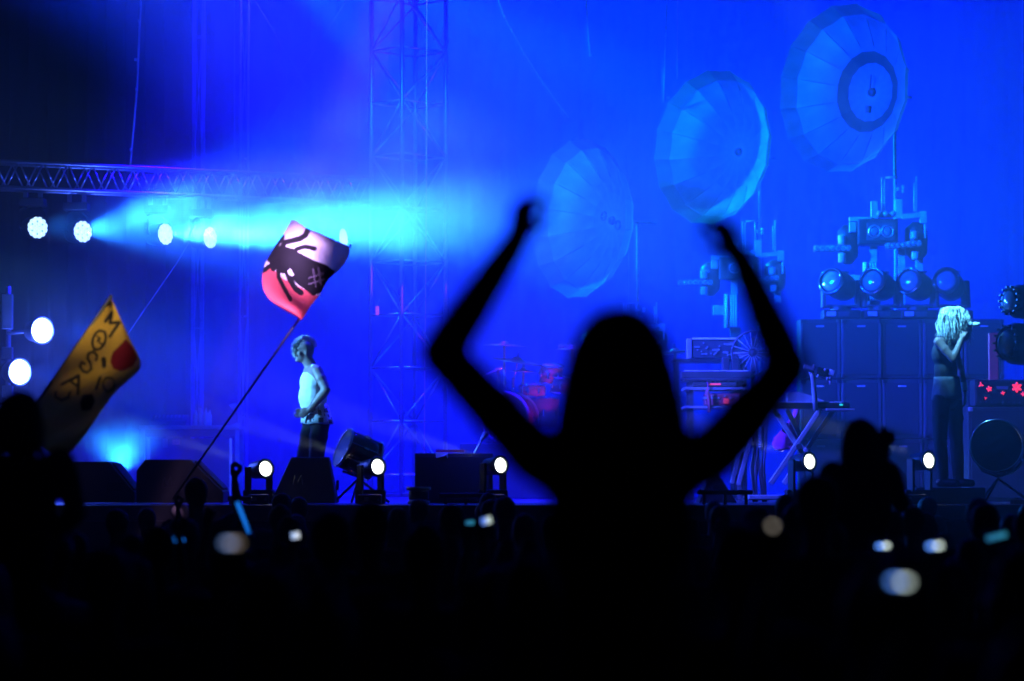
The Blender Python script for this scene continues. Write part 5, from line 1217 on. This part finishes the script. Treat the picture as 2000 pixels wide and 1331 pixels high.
# ------------------------------------------------------------------ crowd
def crowd_proto(name, h, pose, hair, seed):
    """a standing concertgoer seen from behind, feet at the origin, facing +Y; returns meshes"""
    rnd = random.Random(seed); s = h / 1.75; g = lambda x, y, z: V((x * s, y * s, z * s))
    hd = g(0, 0.03, 1.645); nb = g(0, 0.0, 1.46); che = g(0, 0, 1.27); pel = g(0, 0, 0.96); shs = [g(-0.185, 0, 1.41), g(0.185, 0, 1.41)]
    b, sh, tr = MB(), MB(), MB()
    head_prims(b, hd, (0, 1, 0.08), (0, 0, 1), s); cap(b, nb, hd - V((0, 0, 0.07)), 0.058, 0.053)
    torso(b, pel, che, nb, shs, (0, 1, 0), s); torso(sh, pel, che, nb - V((0, 0, 0.05)), shs, (0, 1, 0), s, 0.016)
    tip = None
    for i, sx in enumerate((-1, 1)):
        up = pose == 'both' or (pose == 'right' and sx > 0) or (pose == 'left' and sx < 0)
        if up: el = shs[i] + g(sx * 0.10, 0.16, 0.10 + (0.05 if pose == 'both' else 0)); wr = el + g(-sx * 0.04, 0.10, 0.25); d = V((-sx * 0.1, 0.1, 1)); nn = V((0, 1, 0))
        else: el = shs[i] + g(sx * 0.07, -0.02, -0.29); wr = el + g(-sx * 0.10, 0.18, -0.12); d = V((-sx * 0.6, 0.7, -0.1)); nn = V((-sx, 0, -0.5))
        limb(b, shs[i], el, wr, (0.055 * s, 0.043 * s, 0.043 * s, 0.028 * s)); hand_prims(b, wr, d, nn, (28, 36, 24), -sx, s, 0.3 if up else 0)
        cap(sh, shs[i], shs[i].lerp(el, 0.55), 0.068 * s, 0.062 * s)
        hp = pel + g(sx * 0.09, 0, -0.06); kn = g(sx * 0.11, 0.03, 0.50); an = g(sx * 0.12, -0.01, 0.085)
        limb(b, hp, kn, an, (0.09 * s, 0.058 * s, 0.06 * s, 0.04 * s)); foot_prims(b, V((an.x, an.y, 0.085)), (sx * 0.15, 1, 0)); limb(tr, hp, kn, an + V((0, 0, 0.03)), (0.103 * s, 0.076 * s, 0.074 * s, 0.066 * s))
        if up: tip = wr + V(d).normalized() * 0.12
    tr.ell(pel - V((0, 0, 0.02)), (0.178 * s, 0.128 * s, 0.13 * s))
    hb = MB()
    if hair == 'short': hb.ell(hd + g(0, -0.018, 0.032), (0.083 * s, 0.100 * s, 0.098 * s))
    elif hair == 'long':
        hb.ell(hd + g(0, -0.018, 0.030), (0.086 * s, 0.102 * s, 0.100 * s)); cap(hb, hd + g(0, -0.05, 0), hd + g(0, -0.075, -0.22), 0.085 * s, 0.06 * s)
        for sx in (-1, 1): cap(hb, hd + g(sx * 0.05, -0.04, -0.02), hd + g(sx * 0.075, -0.06, -0.24), 0.05 * s, 0.03 * s)
    elif hair == 'bun':
        hb.ell(hd + g(0, -0.018, 0.030), (0.083 * s, 0.100 * s, 0.097 * s)); hb.ell(hd + g(0, -0.06, 0.125), (0.045 * s, 0.045 * s, 0.042 * s))
    else:
        hb.ell(hd + g(0, -0.014, 0.040), (0.088 * s, 0.104 * s, 0.092 * s)); hb.ell(hd + g(0, 0.10, 0.045), (0.075 * s, 0.075 * s, 0.010 * s))
    return dict(h=h, tip=tip, body=fuse('body', b, SKN, 0.021, 3), shirt=fuse('shirt', sh, CLO, 0.026, 3), trousers=fuse('trousers', tr, CLO, 0.028, 3), hair=fuse('hair', hb, HAIRD, 0.014, 3))
PR = [crowd_proto('a', 1.75, 'down', 'short', 1), crowd_proto('b', 1.66, 'down', 'long', 2), crowd_proto('c', 1.72, 'right', 'short', 3), crowd_proto('d', 1.64, 'left', 'bun', 4), crowd_proto('e', 1.76, 'down', 'cap', 5), crowd_proto('f', 1.66, 'both', 'long', 6)]
def goer(pr, x, y, rz, label, sc_=1.0, group='concertgoers standing in the dark crowd'):
    t = thing('person', label, 'person', (0, 0, 0), group)
    for nm in ('body', 'shirt', 'trousers', 'hair'): put(nm, pr[nm], t)
    t.location = (x, y, 0); t.rotation_euler.z = rz; t.scale = (sc_,) * 3; return t
rnd = random.Random(21); taken = [(P(1210, 900, GY).x, GY, 0.75), (P(40, 900, 12).x, 12.0, 0.6), (P(1680, 900, 14.8).x, 14.8, 0.6)]
def free(x, y, r):
    return all((x - a) ** 2 + (y - b) ** 2 > max(r, c) ** 2 for a, b, c in taken)
# special people: those who hold things up (placed so that the raised hand reaches the thing)
HOLD = []
def holder(px, py, Y, label, pidx=2):
    """a concertgoer whose raised hand ends at the photo pixel"""
    tip = P(px, py, Y); pr = PR[pidx]; s = min(1.12, max(0.84, tip.z / pr['tip'].z)); rz = 0.0
    goer(pr, tip.x - pr['tip'].x * s, tip.y - pr['tip'].y * s, rz, label, s, 'concertgoers with an arm raised'); taken.append((tip.x - pr['tip'].x * s, tip.y - pr['tip'].y * s, 0.5))
    return V((tip.x, tip.y, pr['tip'].z * s))

# ================================================================== FLAGS
def seg_d(p, a, b):
    ax, ay = a; bx, by = b; dx, dy = bx - ax, by - ay; L2 = dx * dx + dy * dy or 1e-9
    t = max(0, min(1, ((p[0] - ax) * dx + (p[1] - ay) * dy) / L2)); return math.hypot(p[0] - ax - t * dx, p[1] - ay - t * dy)
def line_d(p, pts): return min(seg_d(p, pts[i], pts[i + 1]) for i in range(len(pts) - 1))
def inside(p, poly):
    r = False; j = len(poly) - 1
    for i in range(len(poly)):
        xi, yi = poly[i]; xj, yj = poly[j]
        if (yi > p[1]) != (yj > p[1]) and p[0] < (xj - xi) * (p[1] - yi) / (yj - yi) + xi: r = not r
        j = i
    return r
def along(pts, t):
    ls = [math.dist(pts[i], pts[i + 1]) for i in range(len(pts) - 1)]; L = sum(ls) * t
    for i, l in enumerate(ls):
        if L <= l or i == len(ls) - 1: k = min(1, L / l); return (pts[i][0] + (pts[i + 1][0] - pts[i][0]) * k, pts[i][1] + (pts[i + 1][1] - pts[i][1]) * k)
        L -= l
def smooth(pts, it=2):
    for _ in range(it):
        q = [pts[0]]
        for i in range(len(pts) - 1):
            a, b = pts[i], pts[i + 1]; q += [(a[0] * .75 + b[0] * .25, a[1] * .75 + b[1] * .25), (a[0] * .25 + b[0] * .75, a[1] * .25 + b[1] * .75)]
        pts = q + [pts[-1]]
    return pts
def flag_mesh(edge_a, edge_b, Y, depth, paint, mats, nu, nv):
    """cloth spanned between two outline curves given in photo pixels, at Y metres, rippling in depth"""
    vs = []; uv = []
    for i in range(nu + 1):
        a = along(edge_a, i / nu); b = along(edge_b, i / nu)
        for k in range(nv + 1):
            t = k / nv; px, py = a[0] + (b[0] - a[0]) * t, a[1] + (b[1] - a[1]) * t
            uv.append((px, py)); vs.append(P(px, py, Y + depth(i / nu, t)))
    mb = MB(); W = nv + 1
    for i in range(nu):
        for k in range(nv):
            idx = (i * W + k, i * W + k + 1, (i + 1) * W + k + 1, (i + 1) * W + k)
            c = (sum(uv[j][0] for j in idx) / 4, sum(uv[j][1] for j in idx) / 4); mb.f.append(idx); mb.mi.append(paint(c))
    mb.v = vs; return mb
# yellow flag with hand-painted letters
FY = 20.0; sc5 = 500 / 1331.0
def c5(*pts): return [(x * sc5, 550 + y * sc5) for x, y in pts]
LET = [(c5((548, 208), (582, 160), (572, 218), (622, 212), (570, 288)), 3.0), (c5((500, 410), (505, 385), (485, 365), (460, 375), (455, 400), (470, 425), (475, 455), (455, 475), (430, 465), (415, 440), (425, 420), (440, 430)), 2.6),
       (c5((322, 535), (410, 490), (405, 585)), 3.0), (c5((362, 515), (402, 545)), 2.2), (c5((365, 575), (352, 606), (318, 618), (288, 600), (290, 575)), 2.4), (c5((505, 285), (522, 298), (506, 308), (527, 325)), 1.7), (c5((520, 500), (500, 560)), 3.0), (c5((540, 405), (540, 440)), 4.5)]
def ringpts(cx, cy, rx, ry, rot=0, n=22):
    return c5(*[(cx + rx * math.cos(a) * math.cos(rot) - ry * math.sin(a) * math.sin(rot), cy + rx * math.cos(a) * math.sin(rot) + ry * math.sin(a) * math.cos(rot)) for a in [2 * math.pi * i / n for i in range(n + 1)]])
LET += [(ringpts(515, 305, 32, 52, 0.35), 2.6), (ringpts(565, 535, 30, 36), 1.9)]
HEART = c5((655, 300), (690, 340), (715, 400), (692, 440), (640, 468), (590, 455), (572, 420), (585, 370), (620, 335)); BLOB = c5((430, 590), (480, 585), (495, 625), (470, 670), (425, 672), (415, 630))
def paint_y(p):
    if inside(p, HEART): return 2
    if inside(p, BLOB): return 1
    return 1 if any(line_d(p, l) < w_ for l, w_ in LET) else 0
t = thing('yellow_flag', 'yellow flag with painted dark letters and a red heart, held up at left', 'flag', P(30, 870, FY))
ea = smooth([(217, 583), (190, 618), (160, 660), (122, 715), (90, 762), (62, 806), (40, 840)]); eb = smooth([(217, 583), (232, 615), (252, 660), (281, 713), (262, 735), (226, 764), (196, 806), (172, 842), (150, 872), (120, 900)])
mb = flag_mesh(ea, eb, FY, lambda u, v: 0.05 * math.sin(u * 7 + v * 3) * v + 0.03 * math.sin(v * 6 + u * 11), paint_y,
    None, 170, 120)
o = mb.build('cloth', [cloth('yellow_cloth', (0.62, 0.38, 0.05), 0.4, 0.2, 3), cloth('black_flag_paint', (0.02, 0.018, 0.02), 0.1), cloth('dark_red_paint', (0.16, 0.012, 0.02), 0.2)], t, True)
pd = P(40, 840, FY) - P(217, 583, FY)
MB().cyl(P(219, 577, FY + 0.03), P(-2, 894, FY + 0.03), 0.011, n=8).build('pole', BLACK, t, True)
holder(2, 890, FY, 'tall concertgoer holding up the pole of the yellow flag', 2)
# white and red flag with a black insect emblem
GYF = 24.0; sc6 = 350 / 1331.0
def c6(*pts): return [(480 + x * sc6, 400 + y * sc6) for x, y in pts]
LEGS = [(c6((225, 400), (290, 280), (400, 255), (440, 230), (462, 190)), 5.6), (c6((300, 400), (380, 330), (440, 312), (510, 328)), 4.4), (c6((190, 420), (150, 380), (215, 310), (270, 240)), 5.5), (c6((230, 420), (160, 470), (135, 490)), 4.6),
        (c6((235, 430), (245, 540), (285, 620), (332, 705)), 4.0), (c6((280, 430), (330, 560), (370, 625), (410, 655)), 5.5), (c6((210, 400), (205, 480)), 5.0)]
BODY = [c6((175, 330), (260, 300), (360, 330), (420, 370), (520, 420), (600, 450), (665, 500), (640, 530), (590, 590), (560, 650), (500, 680), (450, 640), (380, 590), (320, 520), (260, 510), (215, 460), (165, 430))]
HOLES = [c6((310, 490), (330, 475), (358, 520), (345, 535), (320, 520)), c6((262, 520), (285, 512), (290, 540), (268, 545))]
HASH = [c6((470, 545), (580, 510)), c6((470, 590), (585, 555)), c6((500, 480), (520, 610)), c6((540, 470), (560, 600))]
SPLIT = c6((100, 470), (200, 470), (260, 540), (330, 575), (470, 650), (560, 690), (560, 900), (60, 900))
def paint_w(p):
    if any(inside(p, h) for h in HOLES): return 0
    if any(line_d(p, l) < 1.6 for l in HASH): return 3
    if inside(p, BODY[0]) or any(line_d(p, l) < w_ for l, w_ in LEGS): return 2
    return 1 if inside(p, SPLIT) else 0
t = thing('emblem_flag', 'white and red flag with a black insect emblem billowing on a slanted pole', 'flag', P(600, 600, GYF))
free_e = smooth([(684, 482), (650, 468), (626, 456), (600, 447), (578, 430), (567, 430), (557, 452), (545, 468), (522, 505), (512, 530), (512, 560), (522, 582), (540, 597), (562, 610), (578, 618), (589, 626)])
pole_e = [(684, 482), (683, 500), (662, 530), (640, 545), (628, 572), (606, 598), (589, 626)]
mb = flag_mesh(smooth(pole_e), free_e, GYF, lambda u, v: -0.10 * math.sin(v * 3.0) * math.sin(u * 3.1) + 0.02 * math.sin(u * 14 + v * 5), paint_w, None, 170, 130)
mb.build('cloth', [cloth('white_cloth', (0.72, 0.72, 0.75), 0.55, 0.06, 4), cloth('red_cloth', (0.80, 0.12, 0.14), 0.6, 0.08, 4), cloth('black_print', (0.008, 0.008, 0.01), 0.05), cloth('grey_print', (0.07, 0.06, 0.09), 0.1)], t, True)
MB().cyl(P(686, 478, GYF + 0.04), P(338, 975, GYF + 0.04), 0.010, n=8).build('pole', BLACK, t, True)
holder(345, 968, GYF, 'concertgoer holding the slanted pole of the white and red flag', 2)
# ================================================================== RAISED HANDS, COMPACT CAMERAS, GLOW STICKS
def screen_mat(name, stops, strength):
    m = bpy.data.materials.new(name); m.use_nodes = True; n = m.node_tree; n.nodes.clear()
    out = n.nodes.new('ShaderNodeOutputMaterial'); em = n.nodes.new('ShaderNodeEmission'); em.inputs[1].default_value = strength
    tc = n.nodes.new('ShaderNodeTexCoord'); sx = n.nodes.new('ShaderNodeSeparateXYZ'); cr = n.nodes.new('ShaderNodeValToRGB')
    cr.color_ramp.elements[0].position = stops[0][0]; cr.color_ramp.elements[0].color = (*stops[0][1], 1)
    cr.color_ramp.elements[1].position = stops[-1][0]; cr.color_ramp.elements[1].color = (*stops[-1][1], 1)
    for p, c in stops[1:-1]: e = cr.color_ramp.elements.new(p); e.color = (*c, 1)
    n.links.new(tc.outputs['Generated'], sx.inputs[0]); n.links.new(sx.outputs[0], cr.inputs[0]); n.links.new(cr.outputs[0], em.inputs[0]); n.links.new(em.outputs[0], out.inputs[0])
    m.cycles.emission_sampling = 'NONE'; return m
SCR = {'blue_white': screen_mat('screen_blue_white', [(0, (0.06, 0.22, 1)), (0.45, (0.2, 0.35, 1)), (0.62, (0.75, 0.9, 0.85)), (1, (0.6, 0.75, 0.7))], 1.0),
       'hot': screen_mat('screen_hot', [(0, (0.08, 0.28, 1)), (0.4, (0.12, 0.3, 1)), (0.5, (0.02, 0.04, 0.1)), (0.62, (0.75, 0.9, 0.85)), (1, (0.5, 0.6, 0.55))], 4.0), 'warm': screen_mat('screen_warm', [(0, (0.5, 0.46, 0.42)), (1, (0.5, 0.42, 0.34))], 1.6), 'dim': screen_mat('screen_dim', [(0, (0.12, 0.11, 0.12)), (1, (0.17, 0.14, 0.11))], 1.0), 'mixed': screen_mat('screen_mixed', [(0, (0.04, 0.12, 0.35)), (0.45, (0.25, 0.30, 0.5)), (0.7, (0.20, 0.15, 0.13)), (1, (0.12, 0.10, 0.07))], 3.0),
       'bright': screen_mat('screen_bright', [(0, (0.3, 0.5, 1)), (1, (0.9, 0.95, 1))], 1.0), 'teal': screen_mat('screen_teal', [(0, (0.02, 0.16, 0.35)), (1, (0.03, 0.25, 0.4))], 1.0)}
for (px, py, Y, scr, sw, sh, tilt, where) in [
    (1752, 1135, 5.7, 'hot', 0.036, 0.007, 4, 'nearest compact camera at lower right, its lit screen a large blur'),
    (1506, 1027, 7.2, 'warm', 0.012, 0.010, 40, 'compact camera with a dim pale screen right of the dark figure'),
    (1722, 1066, 11.0, 'hot', 0.045, 0.010, -3, 'compact camera with a blue lit screen below the rider at right'),
    (1822, 1066, 9.5, 'hot', 0.045, 0.010, -2, 'compact camera with a bright screen below the singer'),
    (1943, 1048, 12.0, 'teal', 0.085, 0.022, -14, 'tilted phone with a dim teal screen at lower right'),
    (456, 1060, 6.6, 'mixed', 0.040, 0.009, 0, 'compact camera with a blurred mixed screen at lower left'),
    (578, 1046, 15.0, 'bright', 0.045, 0.036, -10, 'small bright camera screen below the lettered monitor wedge'),
    (950, 1017, 14.0, 'blue_white', 0.050, 0.034, -14, 'right of two small camera screens in front of the dark box'),
    (918, 1021, 15.5, 'teal', 0.045, 0.022, -4, 'left of two small camera screens in front of the dark box')]:
    hd_ = holder(px, py, Y, 'concertgoer holding up the ' + where, 2 if px % 2 else 3)
    c = P(px, py, Y); c.z = hd_.z + 0.0; c.y -= 0.03
    t = thing('compact_camera' if 'camera' in where else 'phone', where, 'camera' if 'camera' in where else 'phone', c)
    q = Matrix.Rotation(R(tilt), 3, 'Y')
    MB().box(c, (max(sw + 0.03, 0.085), 0.022, max(sh + 0.022, 0.055)), q).build('case', BLACK, t, bevel=0.006)
    s = bpy.data.objects.new('screen', MB().box((0, 0, 0), (sw, 0.004, sh), q).mesh('screen', SCR[scr])); COL.objects.link(s); s.parent = t; s.location = (0, -0.0135, 0)
    MB().cyl(c + V((0.01, 0.011, 0)), c + V((0.01, 0.035, 0)), 0.02, n=14).build('lens_barrel', DGREY, t)
GL = mat('glow_stick', (0.1, 0.5, 0.8), 0.4, emit=(0.01, 0.22, 1.0), strength=0.9)
h_ = holder(487, 1034, 16.0, 'concertgoer holding up a glowing blue stick', 3)
a = P(487, 1034, 15.95); a.z = h_.z - 0.02; b = P(463, 981, 15.95)
o = thing('glow_stick', 'slanted glowing blue stick held up in the crowd at left', 'glow stick', a)
MB().cyl(a, b, 0.011, n=10).build('tube', GL, o, True); MB().cyl(a - (b - a).normalized() * 0.03, a, 0.013, n=10).build('cap', GREYP, o)
for (px, py, Y, lb, pi_) in ((455, 903, 22.0, 'tall concertgoer raising an open hand in front of the second wedge', 2), (1412, 1014, 18.0, 'concertgoer raising a hand below the small wedge right of centre', 3), (345, 1006, 15.5, 'concertgoer raising a hand with a made-up glowing blue bracelet', 2), (412, 990, 17.0, 'concertgoer raising a hand beside the made-up glowing bracelet', 3)):
    h_ = holder(px, py, Y, lb, pi_)
    if 'bracelet' in lb and 'with' in lb:
        c = P(px, py, Y); c.z = h_.z - 0.135; o = MB().ring(c, (0.1, -0.2, 1), 0.040, 0.007, 24, 8).build('reflection_ring', GL, None, True, at=c); tag(o, 'made-up glowing blue ring for camera reflections, on a raised wrist at lower left', 'bracelet')  # glowing ring made up to stand for cyan camera reflections
goer(PR[4], P(1592, 0, 12.0).x, 12.0, 0.0, 'tall concertgoer in a cap in front of the floor spotlight at right', 1.085); taken.append((P(1592, 0, 12.0).x, 12.0, 0.5))
# everyone else
cnt = 0; tries = 0
while cnt < 105 and tries < 6000:
    tries += 1; y = rnd.uniform(7.2, 26.0); hw = 0.185 * y + 0.3; x = rnd.uniform(-hw, hw)
    if not free(x, y, 0.58): continue
    k = rnd.choice((0, 0, 1, 1, 4, 0, 1)); s = rnd.uniform(0.93, 1.02)
    goer(PR[k], x, y, rnd.uniform(-0.35, 0.35), 'concertgoer seen from behind as a dark shape in the crowd', s, 'dark concertgoers of the crowd'); taken.append((x, y, 0.5)); cnt += 1

# ================================================================== HAZE
hz = MB().box((0, 32, 14), (230, 200, 30)).build('haze', [], None)
hz.data.materials.clear(); hm = bpy.data.materials.new('haze_air'); hm.use_nodes = True; n = hm.node_tree; n.nodes.clear()
ho = n.nodes.new('ShaderNodeOutputMaterial'); hv = n.nodes.new('ShaderNodeVolumePrincipled')
hv.inputs['Color'].default_value = (0.92, 0.94, 1.0, 1); hv.inputs['Density'].default_value = 0.009; hv.inputs['Anisotropy'].default_value = 0.1
n.links.new(hv.outputs[0], ho.inputs['Volume']); hz.data.materials.append(hm); hz['kind'] = 'stuff'

# ================================================================== SMOKE drifting through the cyan beams
def smoke(name, c, rad, rot, dens, nscale, lo, seed):
    me = MB().ell((0, 0, 0), (1, 1, 1), None, 32, 20).mesh(name, [])
    o = bpy.data.objects.new(name, me); COL.objects.link(o); o.location = c; o.scale = rad; o.rotation_euler = rot; o['kind'] = 'stuff'
    m = bpy.data.materials.new(name); m.use_nodes = True; n = m.node_tree; n.nodes.clear()
    out = n.nodes.new('ShaderNodeOutputMaterial'); v = n.nodes.new('ShaderNodeVolumePrincipled'); v.inputs['Color'].default_value = (0.93, 0.95, 1, 1); v.inputs['Anisotropy'].default_value = 0.1
    tc = n.nodes.new('ShaderNodeTexCoord'); ln = n.nodes.new('ShaderNodeVectorMath'); ln.operation = 'LENGTH'; n.links.new(tc.outputs['Object'], ln.inputs[0])
    mr = n.nodes.new('ShaderNodeMapRange'); mr.interpolation_type = 'SMOOTHSTEP'; mr.inputs[1].default_value = 1.0; mr.inputs[2].default_value = 0.15; mr.inputs[3].default_value = 0; mr.inputs[4].default_value = 1
    n.links.new(ln.outputs['Value'], mr.inputs[0])
    geo = n.nodes.new('ShaderNodeNewGeometry'); nz = n.nodes.new('ShaderNodeTexNoise'); nz.noise_dimensions = '4D'; nz.inputs['W'].default_value = seed; nz.inputs['Scale'].default_value = nscale; nz.inputs['Detail'].default_value = 3
    n.links.new(geo.outputs['Position'], nz.inputs['Vector'])
    m2 = n.nodes.new('ShaderNodeMapRange'); m2.inputs[1].default_value = 0.35; m2.inputs[2].default_value = 0.7; m2.inputs[3].default_value = lo; m2.inputs[4].default_value = 1; n.links.new(nz.outputs['Fac'], m2.inputs[0])
    mu = n.nodes.new('ShaderNodeMath'); mu.operation = 'MULTIPLY'; n.links.new(mr.outputs[0], mu.inputs[0]); n.links.new(m2.outputs[0], mu.inputs[1])
    m3 = n.nodes.new('ShaderNodeMath'); m3.operation = 'MULTIPLY'; m3.inputs[1].default_value = dens; n.links.new(mu.outputs[0], m3.inputs[0])
    n.links.new(m3.outputs[0], v.inputs['Density']); n.links.new(v.outputs[0], out.inputs['Volume']); me.materials.append(m)
    m.cycles.volume_step_rate = 1.0
    return o
smoke('smoke', P(560, 405, 34.0), (3.5, 1.5, 0.80), (0, R(2), R(-28)), 0.95, 1.5, 0.05, 1.0)
smoke('smoke', P(790, 350, 33.7), (1.8, 1.4, 1.25), (0, 0, R(-20)), 0.62, 1.3, 0.08, 4.0)
smoke('smoke', P(240, 888, 30.4), (0.80, 0.5, 0.46), (0, 0, 0), 0.9, 2.2, 0.2, 7.0)
smoke('smoke', P(480, 790, 34.5), (3.2, 1.4, 1.3), (0, 0, 0), 0.09, 0.9, 0.0, 9.0)
